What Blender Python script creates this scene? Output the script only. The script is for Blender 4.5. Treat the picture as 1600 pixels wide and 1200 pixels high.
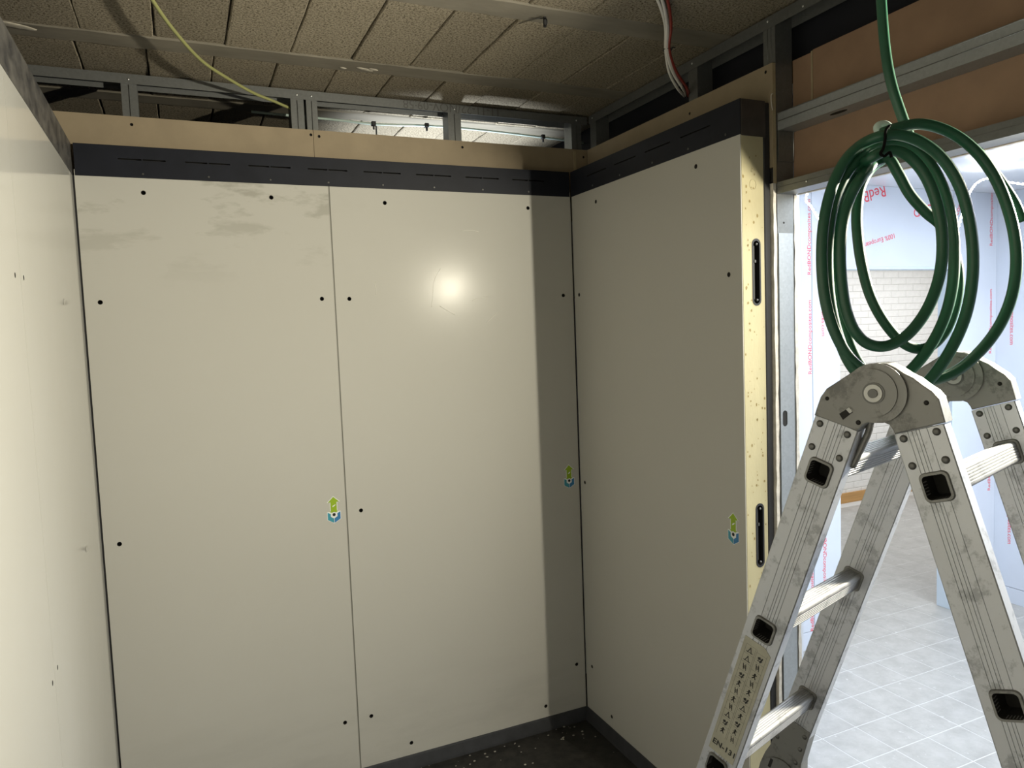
import bpy, bmesh, math, random
from mathutils import Vector, Matrix, Euler
from mathutils.geometry import tessellate_polygon

# ------------------------------------------------------------------ scene, camera, light
scene = bpy.context.scene
for o in list(bpy.data.objects):
    bpy.data.objects.remove(o, do_unlink=True)
COL = scene.collection
random.seed(7)

CAM_LOC = Vector((-1.6221, -2.9137, 1.81824))
CAM_ROT = Euler((1.4979, 0.0380, -0.4224), 'XYZ')
cam_data = bpy.data.cameras.new('camera')
cam_data.sensor_width = 36.0
cam_data.lens = 1151.37 / 1600 * 36.0
cam_data.clip_start = 0.02
cam = bpy.data.objects.new('camera', cam_data)
cam.location = CAM_LOC
cam.rotation_euler = CAM_ROT
COL.objects.link(cam)
scene.camera = cam

scene.view_settings.view_transform = 'Standard'
scene.view_settings.look = 'None'
scene.view_settings.gamma = 1.0
scene.view_settings.use_curve_mapping = False
scene.view_settings.exposure = 0.64

world = bpy.data.worlds.new('world')
scene.world = world
world.use_nodes = True
world.node_tree.nodes['Background'].inputs[0].default_value = (0.010, 0.011, 0.016, 1)
world.node_tree.nodes['Background'].inputs[1].default_value = 0.35


def lamp(name, kind, loc, power, color, size=0.05, rot=(0, 0, 0), size_y=None, spot=None, blend=0.5):
    d = bpy.data.lights.new(name, kind)
    d.energy = power
    d.color = color
    if kind == 'AREA':
        d.shape = 'RECTANGLE'
        d.size = size
        d.size_y = size_y or size
    else:
        d.shadow_soft_size = size
    if kind == 'SPOT':
        d.spot_size = spot
        d.spot_blend = blend
    o = bpy.data.objects.new(name, d)
    o.location = loc
    o.rotation_euler = rot
    COL.objects.link(o)
    return o


LAMP_POS = (0.215, -2.24, 2.148)
# flat LED work light hung under the door header, aimed into the small room
aim = Vector((-1.0, 0.10, -0.02)).to_track_quat('-Z', 'Y').to_euler()
main = lamp('flood_light', 'AREA', LAMP_POS, 62, (1.0, 0.93, 0.745), 0.07, aim)
main.data.shape = 'DISK'
# LED lines fixed under the ceiling of the bright room beyond the doorway
lamp('led_ceiling_light', 'AREA', (1.60, -1.35, 2.50), 46, (0.86, 0.93, 1.0), 2.4, (0, 0, 0), 0.06)
lamp('led_ceiling_light', 'AREA', (1.60, -2.90, 2.50), 26, (0.86, 0.93, 1.0), 2.4, (0, 0, 0), 0.06)
lamp('led_ceiling_light', 'AREA', (4.30, 1.20, 2.55), 31, (0.97, 0.98, 1.0), 2.4, (0, 0, 0), 0.06)
# lamp in the void above and behind the back wall
lamp('void_spot_light', 'SPOT', (-0.40, 0.52, 2.05), 62, (0.86, 0.93, 1.0), 0.03, (math.pi, 0, 0), spot=1.5, blend=0.7)


# ------------------------------------------------------------------ materials
def new_mat(name):
    m = bpy.data.materials.new(name)
    m.use_nodes = True
    return m, m.node_tree, m.node_tree.nodes['Principled BSDF']


def noise(nt, scale, detail=4, rough=0.55, stretch=None, coord='Object'):
    tc = nt.nodes.new('ShaderNodeTexCoord')
    n = nt.nodes.new('ShaderNodeTexNoise')
    n.inputs['Scale'].default_value = scale
    n.inputs['Detail'].default_value = detail
    n.inputs['Roughness'].default_value = rough
    if stretch:
        mp = nt.nodes.new('ShaderNodeMapping')
        mp.inputs['Scale'].default_value = stretch
        nt.links.new(tc.outputs[coord], mp.inputs['Vector'])
        nt.links.new(mp.outputs['Vector'], n.inputs['Vector'])
    else:
        nt.links.new(tc.outputs[coord], n.inputs['Vector'])
    return n.outputs['Fac']


def ramp(nt, fac, stops):
    r = nt.nodes.new('ShaderNodeValToRGB')
    el = r.color_ramp.elements
    while len(el) < len(stops):
        el.new(0.5)
    for e, (p, c) in zip(el, stops):
        e.position = p
        e.color = (c[0], c[1], c[2], 1) if isinstance(c, (tuple, list)) else (c, c, c, 1)
    nt.links.new(fac, r.inputs['Fac'])
    return r.outputs['Color']


def mixc(nt, fac, a, b):
    m = nt.nodes.new('ShaderNodeMix')
    m.data_type = 'RGBA'
    if isinstance(fac, float):
        m.inputs[0].default_value = fac
    else:
        nt.links.new(fac, m.inputs[0])
    for sock, v in ((m.inputs[6], a), (m.inputs[7], b)):
        if isinstance(v, (tuple, list)):
            sock.default_value = (v[0], v[1], v[2], 1)
        else:
            nt.links.new(v, sock)
    return m.outputs[2]


def bump(nt, bsdf, fac, strength, dist=0.002):
    b = nt.nodes.new('ShaderNodeBump')
    b.inputs['Strength'].default_value = strength
    b.inputs['Distance'].default_value = dist
    nt.links.new(fac, b.inputs['Height'])
    nt.links.new(b.outputs['Normal'], bsdf.inputs['Normal'])


def mat(name, color, rough=0.5, metal=0.0, var=0.0, vscale=8.0, bmp=0.0, bscale=60.0, dark=None, stretch=None, spec=0.5, bdist=0.002, emit=None, estr=0.0):
    m, nt, b = new_mat(name)
    b.inputs['Base Color'].default_value = (*color, 1)
    b.inputs['Roughness'].default_value = rough
    b.inputs['Metallic'].default_value = metal
    b.inputs['Specular IOR Level'].default_value = spec
    if var > 0:
        d = dark or tuple(c * (1 - var) for c in color)
        f = noise(nt, vscale, 5, 0.6, stretch)
        nt.links.new(ramp(nt, f, [(0.35, d), (0.68, color)]), b.inputs['Base Color'])
    if bmp > 0:
        bump(nt, b, noise(nt, bscale, 3, 0.6, stretch), bmp, bdist)
    if emit:
        b.inputs['Emission Color'].default_value = (*emit, 1)
        b.inputs['Emission Strength'].default_value = estr
    return m


def panel_material(name, stains=True, r0=0.20, r1=0.23, spec=0.085, top=0.62):
    m, nt, b = new_mat(name)
    base = (0.66, 0.648, 0.585)
    col = mixc(nt, noise(nt, 1.7, 3), (0.485, 0.478, 0.442), (0.512, 0.505, 0.468))
    if stains:
        tc = nt.nodes.new('ShaderNodeTexCoord')
        sx = nt.nodes.new('ShaderNodeSeparateXYZ')
        nt.links.new(tc.outputs['Object'], sx.inputs[0])
        # smears near the top of the sheet, patches with shapes of their own
        mr = nt.nodes.new('ShaderNodeMapRange')
        mr.inputs[1].default_value = 2.0
        mr.inputs[2].default_value = 2.38
        nt.links.new(sx.outputs['Z'], mr.inputs[0])
        f = ramp(nt, noise(nt, 5.5, 6, 0.62, (0.6, 1, 1.8)), [(0.52, 0.0), (0.60, 1.0)])
        mu = nt.nodes.new('ShaderNodeMath')
        mu.operation = 'MULTIPLY'
        nt.links.new(mr.outputs[0], mu.inputs[0])
        nt.links.new(f, mu.inputs[1])
        mu2 = nt.nodes.new('ShaderNodeMath')
        mu2.operation = 'MULTIPLY'
        mu2.inputs[1].default_value = top
        nt.links.new(mu.outputs[0], mu2.inputs[0])
        col = mixc(nt, mu2.outputs[0], col, (0.30, 0.29, 0.25))
        # dusty streaks near the foot of the sheet
        mr2 = nt.nodes.new('ShaderNodeMapRange')
        mr2.inputs[1].default_value = 0.50
        mr2.inputs[2].default_value = 0.12
        nt.links.new(sx.outputs['Z'], mr2.inputs[0])
        g = ramp(nt, noise(nt, 3.0, 5, 0.6, (0.7, 1, 3.0)), [(0.45, 0.0), (0.62, 1.0)])
        mu3 = nt.nodes.new('ShaderNodeMath')
        mu3.operation = 'MULTIPLY'
        nt.links.new(mr2.outputs[0], mu3.inputs[0])
        nt.links.new(g, mu3.inputs[1])
        mu4 = nt.nodes.new('ShaderNodeMath')
        mu4.operation = 'MULTIPLY'
        mu4.inputs[1].default_value = 0.22
        nt.links.new(mu3.outputs[0], mu4.inputs[0])
        col = mixc(nt, mu4.outputs[0], col, (0.33, 0.325, 0.295))
    nt.links.new(col, b.inputs['Base Color'])
    r = ramp(nt, noise(nt, 2.6, 5, 0.65), [(0.3, r0), (0.75, r1)])
    nt.links.new(r, b.inputs['Roughness'])
    b.inputs['Specular IOR Level'].default_value = spec
    bump(nt, b, noise(nt, 3.0, 2), 0.05, 0.01)
    return m


def block_material():
    m, nt, b = new_mat('aerated_block')
    f = noise(nt, 2.4, 4, 0.6)
    base = ramp(nt, f, [(0.3, (0.30, 0.262, 0.195)), (0.7, (0.385, 0.34, 0.26))])
    pits = ramp(nt, noise(nt, 140, 4, 0.82), [(0.39, 0.0), (0.53, 1.0)])
    col = mixc(nt, pits, (0.085, 0.070, 0.048), base)
    oi = nt.nodes.new('ShaderNodeObjectInfo')
    tint = ramp(nt, oi.outputs['Random'], [(0.0, 0.84), (1.0, 1.04)])
    mm = nt.nodes.new('ShaderNodeMix')
    mm.data_type = 'RGBA'
    mm.blend_type = 'MULTIPLY'
    mm.inputs[0].default_value = 1.0
    nt.links.new(col, mm.inputs[6])
    nt.links.new(tint, mm.inputs[7])
    nt.links.new(mm.outputs[2], b.inputs['Base Color'])
    b.inputs['Roughness'].default_value = 0.95
    b.inputs['Specular IOR Level'].default_value = 0.1
    bump(nt, b, noise(nt, 150, 4, 0.8), 0.9, 0.004)
    return m


def alu_material(name='ladder_aluminium', base=(0.555, 0.57, 0.60), dirty=True, metal=0.70, rough=0.42):
    m, nt, b = new_mat(name)
    col = mixc(nt, noise(nt, 14, 4), tuple(c * 0.88 for c in base), base)
    if dirty:
        f = ramp(nt, noise(nt, 19, 8, 0.74), [(0.525, 0.0), (0.60, 1.0)])
        mu = nt.nodes.new('ShaderNodeMath')
        mu.operation = 'MULTIPLY'
        mu.inputs[1].default_value = 0.62
        nt.links.new(f, mu.inputs[0])
        col = mixc(nt, mu.outputs[0], col, tuple(c * 0.42 for c in base))
    nt.links.new(col, b.inputs['Base Color'])
    b.inputs['Metallic'].default_value = metal
    b.inputs['Roughness'].default_value = rough
    bump(nt, b, noise(nt, 220, 3), 0.06, 0.001)
    return m


def steel_material(name, base):
    m, nt, b = new_mat(name)
    v = nt.nodes.new('ShaderNodeTexVoronoi')
    v.inputs['Scale'].default_value = 130
    tc = nt.nodes.new('ShaderNodeTexCoord')
    nt.links.new(tc.outputs['Object'], v.inputs['Vector'])
    col = mixc(nt, v.outputs['Color'], tuple(c * 0.86 for c in base), base)
    nt.links.new(col, b.inputs['Base Color'])
    b.inputs['Metallic'].default_value = 0.55
    b.inputs['Roughness'].default_value = 0.42
    return m


def tile_material():
    m, nt, b = new_mat('floor_tile')
    # dusty cement residue differs from tile to tile: world-space position decides the patch
    geo = nt.nodes.new('ShaderNodeNewGeometry')
    n1 = nt.nodes.new('ShaderNodeTexNoise')
    n1.inputs['Scale'].default_value = 9.0
    n1.inputs['Detail'].default_value = 7.0
    n1.inputs['Roughness'].default_value = 0.7
    nt.links.new(geo.outputs['Position'], n1.inputs['Vector'])
    base = ramp(nt, n1.outputs['Fac'], [(0.36, (0.345, 0.335, 0.315)), (0.64, (0.435, 0.425, 0.403))])
    n2 = nt.nodes.new('ShaderNodeTexNoise')
    n2.inputs['Scale'].default_value = 26.0
    n2.inputs['Detail'].default_value = 3.0
    nt.links.new(geo.outputs['Position'], n2.inputs['Vector'])
    f = ramp(nt, n2.outputs['Fac'], [(0.66, 0.0), (0.72, 0.55)])
    col = mixc(nt, f, base, (0.60, 0.60, 0.58))
    nt.links.new(col, b.inputs['Base Color'])
    b.inputs['Roughness'].default_value = 0.42
    return m


M = {}
M['panel'] = panel_material('panel_coating')
M['panel_second'] = panel_material('panel_coating_second', True, top=0.04)
M['panel_plain'] = panel_material('panel_coating_clean', False)
M['panel_gloss'] = panel_material('panel_coating_polished', False, 0.09, 0.12, 0.40)
M['rear'] = mat('rear_wall_grey', (0.20, 0.195, 0.18), 0.6, var=0.1)
M['hole'] = mat('hole_dark', (0.012, 0.011, 0.010), 0.8)
M['foam'] = mat('foam_core', (0.445, 0.40, 0.245), 0.75, var=0.12, vscale=9, bmp=0.35, bscale=70, stretch=(1, 1, 0.4))
M['foam_pit'] = mat('foam_pit', (0.24, 0.185, 0.075), 0.9)
M['trim'] = mat('black_trim', (0.0155, 0.0175, 0.0255), 0.5, var=0.25, vscale=10, stretch=(1, 1, 1), spec=0.22)
M['trim_scuffed'] = mat('black_trim_scuffed', (0.105, 0.10, 0.092), 0.5, var=0.5, vscale=14, dark=(0.028, 0.028, 0.030), stretch=(1, 1, 1.5))
M['trim_end'] = mat('black_trim_end', (0.055, 0.046, 0.040), 0.45, var=0.3, vscale=20)
M['base'] = mat('baseboard_dark', (0.045, 0.047, 0.054), 0.5, var=0.3, vscale=20)
M['mdf'] = mat('fibre_board', (0.315, 0.253, 0.168), 0.7, var=0.12, vscale=10, bmp=0.1, bscale=300)
M['mdf_edge'] = mat('fibre_board_edge', (0.42, 0.345, 0.22), 0.8, var=0.15, vscale=30)
M['header'] = mat('header_board', (0.34, 0.215, 0.138), 0.62, var=0.18, vscale=7, bmp=0.08, bscale=200)
M['gypsum'] = mat('gypsum_edge', (0.72, 0.68, 0.61), 0.9, var=0.25, vscale=40, bmp=0.4, bscale=90)
M['steel'] = steel_material('galvanised_steel', (0.20, 0.207, 0.205))
M['screw'] = mat('screw_metal', (0.8, 0.8, 0.8), 0.3, 0.9)
M['block'] = block_material()
M['beam'] = mat('concrete_beam', (0.225, 0.205, 0.165), 0.9, var=0.30, vscale=9, bmp=0.5, bscale=60, stretch=(0.3, 1, 1), spec=0.2)
M['slab'] = mat('slab_dark', (0.12, 0.10, 0.078), 0.95, var=0.3, vscale=5)
M['concrete'] = mat('void_concrete', (0.44, 0.42, 0.38), 0.9, var=0.35, vscale=12, bmp=0.8, bscale=40, stretch=(0.4, 1, 1), bdist=0.01)
M['floor'] = mat('dark_floor', (0.028, 0.026, 0.023), 0.55, var=0.6, vscale=26, dark=(0.007, 0.007, 0.007), bmp=0.5, bscale=60)
M['tile'] = tile_material()
M['grout'] = mat('grout', (0.58, 0.575, 0.555), 0.9)
M['film'] = mat('protective_film', (0.70, 0.745, 0.83), 0.22, var=0.05, vscale=2.2, spec=0.4)
M['film_edge'] = mat('film_edge', (0.66, 0.76, 0.86), 0.35)
M['ceilfilm'] = mat('ceiling_film', (0.84, 0.86, 0.89), 0.25, var=0.06, vscale=3)
M['red'] = mat('red_print', (0.80, 0.055, 0.09), 0.5)
M['brick'] = mat('white_brick', (0.80, 0.79, 0.76), 0.7, var=0.07, vscale=20, bmp=0.4, bscale=40)
M['mortar'] = mat('white_mortar', (0.70, 0.69, 0.66), 0.9)
M['ply'] = mat('plywood', (0.55, 0.31, 0.11), 0.6, var=0.25, vscale=14, stretch=(0.2, 1, 4))
M['alu'] = alu_material()
M['alu_rung'] = alu_material('rung_aluminium', (0.27, 0.27, 0.27), True, 0.45, 0.5)
M['hinge'] = alu_material('hinge_steel', (0.235, 0.235, 0.225), True, 0.6, 0.45)
M['hinge_light'] = mat('hinge_washer', (0.42, 0.42, 0.40), 0.35, 0.8)
M['rivet'] = mat('rivet_dark', (0.13, 0.13, 0.125), 0.4, 0.7)
M['rubber'] = mat('black_rubber', (0.018, 0.018, 0.02), 0.6)
M['label'] = mat('label_cream', (0.37, 0.36, 0.29), 0.5, var=0.15, vscale=40)
M['ink'] = mat('black_ink', (0.02, 0.02, 0.02), 0.6)
M['tie'] = mat('matt_black_tie', (0.008, 0.008, 0.008), 0.95, spec=0.05)
M['zinc'] = steel_material('bright_zinc', (0.40, 0.425, 0.445))
M['seal'] = mat('grey_seal', (0.22, 0.215, 0.19), 0.6)
M['groove'] = mat('groove_dark', (0.14, 0.14, 0.135), 0.5, 0.5)


def hose_material():
    m, nt, b = new_mat('hose_green')
    col = mixc(nt, noise(nt, 12, 4), (0.012, 0.066, 0.035), (0.018, 0.100, 0.054))
    nt.links.new(col, b.inputs['Base Color'])
    b.inputs['Roughness'].default_value = 0.38
    b.inputs['Subsurface Weight'].default_value = 0.08
    b.inputs['Subsurface Radius'].default_value = (0.004, 0.012, 0.005)
    return m


M['hose'] = hose_material()
M['cable_yellow'] = mat('cable_yellow_green', (0.26, 0.265, 0.105), 0.45)
M['cable_white'] = mat('cable_white', (0.70, 0.68, 0.64), 0.4)
M['cable_grey'] = mat('cable_grey', (0.36, 0.35, 0.33), 0.45)
M['cable_red'] = mat('cable_red', (0.22, 0.030, 0.022), 0.4)
M['tube_pale'] = mat('tube_pale_green', (0.45, 0.56, 0.52), 0.4)
M['sticker_green'] = mat('sticker_green', (0.29, 0.44, 0.015), 0.45)
M['sticker_blue'] = mat('sticker_blue', (0.035, 0.19, 0.42), 0.45)
M['sticker_teal'] = mat('sticker_teal', (0.05, 0.30, 0.40), 0.45)
M['sticker_white'] = mat('sticker_white', (0.78, 0.80, 0.80), 0.45)
M['led'] = mat('led_emitter', (1, 1, 1), 0.5, emit=(0.92, 0.96, 1.0), estr=60)
M['led_tape'] = mat('led_tape', (0.85, 0.87, 0.9), 0.3, emit=(0.9, 0.95, 1.0), estr=3.0)
M['bulb'] = mat('bulb_socket', (0.05, 0.05, 0.05), 0.5)


# ------------------------------------------------------------------ helpers
def put(o, label=None, cat=None, group=None, kind=None):
    if label:
        o['label'] = label
    if cat:
        o['category'] = cat
    if group:
        o['group'] = group
    if kind:
        o['kind'] = kind
    return o


def link(name, me, mats, parent=None, smooth=False):
    for m in (mats if isinstance(mats, (list, tuple)) else [mats]):
        me.materials.append(m if not isinstance(m, str) else M[m])
    if smooth:
        for p in me.polygons:
            p.use_smooth = True
    o = bpy.data.objects.new(name, me)
    COL.objects.link(o)
    if parent:
        o.parent = parent
    return o


def pydata(name, verts, faces, mats, parent=None, smooth=False, midx=None):
    me = bpy.data.meshes.new(name)
    me.from_pydata([tuple(v) for v in verts], [], faces)
    me.update()
    o = link(name, me, mats, parent, smooth)
    if midx:
        for p, i in zip(me.polygons, midx):
            p.material_index = i
    return o


def from_bm(name, bm, mats, parent=None, smooth=False):
    bmesh.ops.recalc_face_normals(bm, faces=bm.faces)
    me = bpy.data.meshes.new(name)
    bm.to_mesh(me)
    bm.free()
    return link(name, me, mats, parent, smooth)


def add_box(bm, a, b, bevel=0.0, seg=1, mi=0):
    x0, y0, z0 = (min(a[i], b[i]) for i in range(3))
    x1, y1, z1 = (max(a[i], b[i]) for i in range(3))
    vs = [bm.verts.new(p) for p in ((x0, y0, z0), (x1, y0, z0), (x1, y1, z0), (x0, y1, z0), (x0, y0, z1), (x1, y0, z1), (x1, y1, z1), (x0, y1, z1))]
    fs = [bm.faces.new([vs[i] for i in q]) for q in ((3, 2, 1, 0), (4, 5, 6, 7), (0, 1, 5, 4), (1, 2, 6, 5), (2, 3, 7, 6), (3, 0, 4, 7))]
    for f in fs:
        f.material_index = mi
    if bevel > 0:
        es = list({e for f in fs for e in f.edges})
        bmesh.ops.bevel(bm, geom=es, offset=bevel, segments=seg, affect='EDGES', profile=0.5)


def box(name, a, b, mats, parent=None, bevel=0.0, seg=1):
    bm = bmesh.new()
    add_box(bm, a, b, bevel, seg)
    return from_bm(name, bm, mats, parent)


def empty(name, loc=(0, 0, 0), rz=0.0):
    o = bpy.data.objects.new(name, None)
    o.empty_display_size = 0.1
    o.location = loc
    o.rotation_euler = (0, 0, rz)
    COL.objects.link(o)
    return o


def circle(u, v, r, n=14):
    return [(u + r * math.cos(2 * math.pi * i / n), v + r * math.sin(2 * math.pi * i / n)) for i in range(n)]


def stadium(u, v, w, h, n=8):
    # upright slot of width w and total height h
    r = w / 2
    out = []
    for i in range(n + 1):
        a = math.pi * i / n
        out.append((u + r * math.cos(a), v + h / 2 - r + r * math.sin(a)))
    for i in range(n + 1):
        a = math.pi + math.pi * i / n
        out.append((u + r * math.cos(a), v - h / 2 + r + r * math.sin(a)))
    return out


def rect(u0, v0, u1, v1):
    return [(u0, v0), (u1, v0), (u1, v1), (u0, v1)]


def plate(name, outline, holes, thick, hole_depth, xf, mats, parent=None, hole_mat=1, caps=True):
    """sheet with real holes: xf(u, v, w) maps sheet coordinates (w = outward) to 3-D"""
    loops = [outline] + holes
    flat = [p for l in loops for p in l]
    tris = tessellate_polygon([[Vector((p[0], p[1], 0)) for p in l] for l in loops])
    verts = [xf(p[0], p[1], 0) for p in flat]
    faces = [tuple(t) for t in tris]
    mi = [0] * len(faces)
    n0 = len(outline)
    b0 = len(verts)
    verts += [xf(p[0], p[1], -thick) for p in outline]
    if caps:
        faces.append(tuple(range(b0 + n0 - 1, b0 - 1, -1)))
        mi.append(0)
    for i in range(n0):
        j = (i + 1) % n0
        faces.append((i, j, b0 + j, b0 + i))
        mi.append(0)
    off = n0
    for h in holes:
        c0 = len(verts)
        verts += [xf(p[0], p[1], -hole_depth) for p in h]
        m = len(h)
        for i in range(m):
            j = (i + 1) % m
            faces.append((off + i, off + j, c0 + j, c0 + i))
            mi.append(hole_mat)
        if caps:
            faces.append(tuple(range(c0, c0 + m)))
            mi.append(hole_mat)
        off += m
    me = bpy.data.meshes.new(name)
    me.from_pydata([tuple(v) for v in verts], [], faces)
    for p, i in zip(me.polygons, mi):
        p.material_index = i
    bm = bmesh.new()
    bm.from_mesh(me)
    bmesh.ops.recalc_face_normals(bm, faces=bm.faces)
    bm.to_mesh(me)
    bm.free()
    me.update()
    return link(name, me, mats, parent)


BACK = lambda u, v, w: (u, -w, v)          # sheet on a plane y = 0 facing -y
RIGHT = lambda u, v, w: (-w, u, v)         # sheet on a plane x = 0 facing -x  (u = world y)


def shift(xf, dx=0, dy=0, dz=0):
    return lambda u, v, w: tuple(a + b for a, b in zip(xf(u, v, w), (dx, dy, dz)))


def spline(pts, per=8):
    P = [Vector(p) for p in pts]
    P = [P[0] * 2 - P[1]] + P + [P[-1] * 2 - P[-2]]
    out = []
    for i in range(1, len(P) - 2):
        p0, p1, p2, p3 = P[i - 1], P[i], P[i + 1], P[i + 2]
        for k in range(per):
            t = k / per
            out.append(0.5 * ((2 * p1) + (-p0 + p2) * t + (2 * p0 - 5 * p1 + 4 * p2 - p3) * t * t + (-p0 + 3 * p1 - 3 * p2 + p3) * t ** 3))
    out.append(P[-2])
    return out


def tube(name, pts, r, mats, parent=None, sides=10, per=8, smooth_path=True, radius_fn=None):
    path = spline(pts, per) if smooth_path else [Vector(p) for p in pts]
    n = len(path)
    verts, faces = [], []
    t0 = (path[1] - path[0]).normalized()
    up = Vector((0, 0, 1)) if abs(t0.z) < 0.9 else Vector((1, 0, 0))
    nrm = t0.cross(up).normalized()
    for i, p in enumerate(path):
        t = (path[min(i + 1, n - 1)] - path[max(i - 1, 0)]).normalized()
        nrm = (nrm - t * nrm.dot(t)).normalized()
        bn = t.cross(nrm)
        rr = radius_fn(i / (n - 1)) if radius_fn else r
        for k in range(sides):
            a = 2 * math.pi * k / sides
            verts.append(p + (nrm * math.cos(a) + bn * math.sin(a)) * rr)
    for i in range(n - 1):
        for k in range(sides):
            k2 = (k + 1) % sides
            faces.append((i * sides + k, i * sides + k2, (i + 1) * sides + k2, (i + 1) * sides + k))
    faces.append(tuple(range(sides - 1, -1, -1)))
    faces.append(tuple(range((n - 1) * sides, n * sides)))
    o = pydata(name, verts, faces, mats, parent, True)
    return o


def text_mesh(name, body, size, mtx, mats, parent=None, extrude=0.0002, align='LEFT', spacing=1.0, bold=0.0):
    cu = bpy.data.curves.new(name, 'FONT')
    cu.body = body
    cu.size = size
    cu.align_x = align
    cu.align_y = 'CENTER'
    cu.extrude = extrude
    cu.resolution_u = 3
    cu.space_character = spacing
    cu.offset = bold
    tmp = bpy.data.objects.new(name, cu)
    COL.objects.link(tmp)
    dg = bpy.context.evaluated_depsgraph_get()
    me = bpy.data.meshes.new_from_object(tmp.evaluated_get(dg))
    bpy.data.objects.remove(tmp, do_unlink=True)
    me.transform(mtx)
    me.materials.clear()
    return link(name, me, mats, parent)


def frame(origin, x, y):
    x = Vector(x).normalized()
    y = Vector(y).normalized()
    z = x.cross(y).normalized()
    m = Matrix.Identity(4)
    for i, c in enumerate((x, y, z)):
        for r in range(3):
            m[r][i] = c[r]
    m.translation = Vector(origin)
    return m


CAM_R = CAM_ROT.to_matrix()


def in_view(p, margin=60):
    v = CAM_R.transposed() @ (Vector(p) - CAM_LOC)
    if v.z > -0.05:
        return False
    x = 800 + 1151.37 * v.x / -v.z
    y = 600 - 1151.37 * v.y / -v.z
    return -margin < x < 1600 + margin and -margin < y < 1200 + margin


def at_depth(px, py, d):
    """point of the place found d metres in front of the lens along a measured sight line"""
    v = Vector(((px - 800) / 1151.37 * d, -(py - 600) / 1151.37 * d, -d))
    return CAM_LOC + CAM_R @ v


# ------------------------------------------------------------------ key dimensions (metres)
XL = -1.9197           # left wall face
XJ = -1.0633           # joint between the two back panels
YE = -1.0847           # free end of the right wall
Z0, Z1 = 0.0, 2.397    # panels
Z2 = 2.505             # top of black trim
ZM = 2.620             # top of fibre board strip
ZC = 2.778             # underside of ceiling blocks
YB = 0.05              # back fibre board face
XB = 0.117             # right fibre board face
YJ = -1.10             # face of the doorway jamb
ZF = 2.54              # ceiling of the bright room
YF = 0.04              # film covered wall of the bright room
XR = 3.00              # right wall of the bright room
YFRONT = -4.3

# ------------------------------------------------------------------ floor
fl = box('floor', (XL - 0.25, YFRONT, -0.12), (0.215, 0.98, 0.0), 'floor')
put(fl, 'black dusty floor at the foot of the white panels', 'floor', kind='structure')

tf = box('floor', (0.2152, YFRONT, -0.12), (6.4, 2.5, -0.0008), 'grout')
put(tf, 'pale grey square tiled floor beyond the doorway', 'floor', kind='structure')
tile_spots = []
for i in range(0, 32):
    for j in range(-14, 20):
        x0 = 0.2068 + 0.2 * i
        y0 = -0.4307 + 0.2 * j
        if x0 + 0.2 > 6.4 or y0 < -3.2 or y0 + 0.2 > 2.31:
            continue
        # the film wall stands on part of the grid
        if x0 < 1.6 and y0 > 0.0:
            continue
        tile_spots.append((x0, y0, in_view((x0 + 0.1, y0 + 0.1, 0))))
tbm = bmesh.new()
add_box(tbm, (0.0026, 0.0026, -0.004), (0.1974, 0.1974, 0.0), 0.0004)
bmesh.ops.recalc_face_normals(tbm, faces=tbm.faces)
tile_me = bpy.data.meshes.new('tile')
tbm.to_mesh(tile_me)
tbm.free()
tile_me.materials.append(M['tile'])
seen = sorted([t for t in tile_spots if t[2]], key=lambda t: (t[0] - CAM_LOC.x) ** 2 + (t[1] - CAM_LOC.y) ** 2)
for (x0, y0, _) in seen[:290]:
    o = bpy.data.objects.new('tile', tile_me)
    COL.objects.link(o)
    o.location = (x0, y0, random.uniform(-0.0004, 0.0004))
    o.parent = tf
rest = seen[290:] + [t for t in tile_spots if not t[2]]
bm = bmesh.new()
for (x0, y0, _) in rest:
    add_box(bm, (x0 + 0.0026, y0 + 0.0026, -0.004), (x0 + 0.1974, y0 + 0.1974, 0.0))
put(from_bm('tile_field', bm, 'tile', tf), kind='stuff')

# ------------------------------------------------------------------ ceiling of beams and blocks
ceil = box('ceiling', (XL - 0.45, YFRONT, 2.803), (3.4, 1.25, 2.95), 'slab')
put(ceil, 'rough concrete beam and block ceiling slab', 'ceiling', kind='structure')
PITCH = 0.206


def block_mesh(w, d, seed):
    """block with chipped, slightly wandering long edges"""
    rnd = random.Random(seed)
    n = 9
    gl = rnd.uniform(0.0008, 0.0026)
    gr = rnd.uniform(0.0008, 0.0026)
    verts, faces = [], []
    for i in range(n + 1):
        y = d * i / n
        a = gl + rnd.uniform(-0.0008, 0.0014)
        b = w - gr + rnd.uniform(-0.0014, 0.0008)
        c = rnd.uniform(0.002, 0.004)
        e = rnd.uniform(-0.0006, 0.0006)
        verts += [(a, y, 0.026), (a, y, c), (a + c, y, e), (b - c, y, e), (b, y, c), (b, y, 0.026)]
    for i in range(n):
        for k in range(5):
            faces.append((i * 6 + k, i * 6 + k + 1, i * 6 + 7 + k, i * 6 + 6 + k))
    faces += [(5, 4, 3, 2, 1, 0), tuple(n * 6 + k for k in range(6))]
    me = bpy.data.meshes.new('block')
    me.from_pydata(verts, [], faces)
    bm = bmesh.new()
    bm.from_mesh(me)
    bmesh.ops.recalc_face_normals(bm, faces=bm.faces)
    bm.to_mesh(me)
    bm.free()
    me.materials.append(M['block'])
    return me


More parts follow.
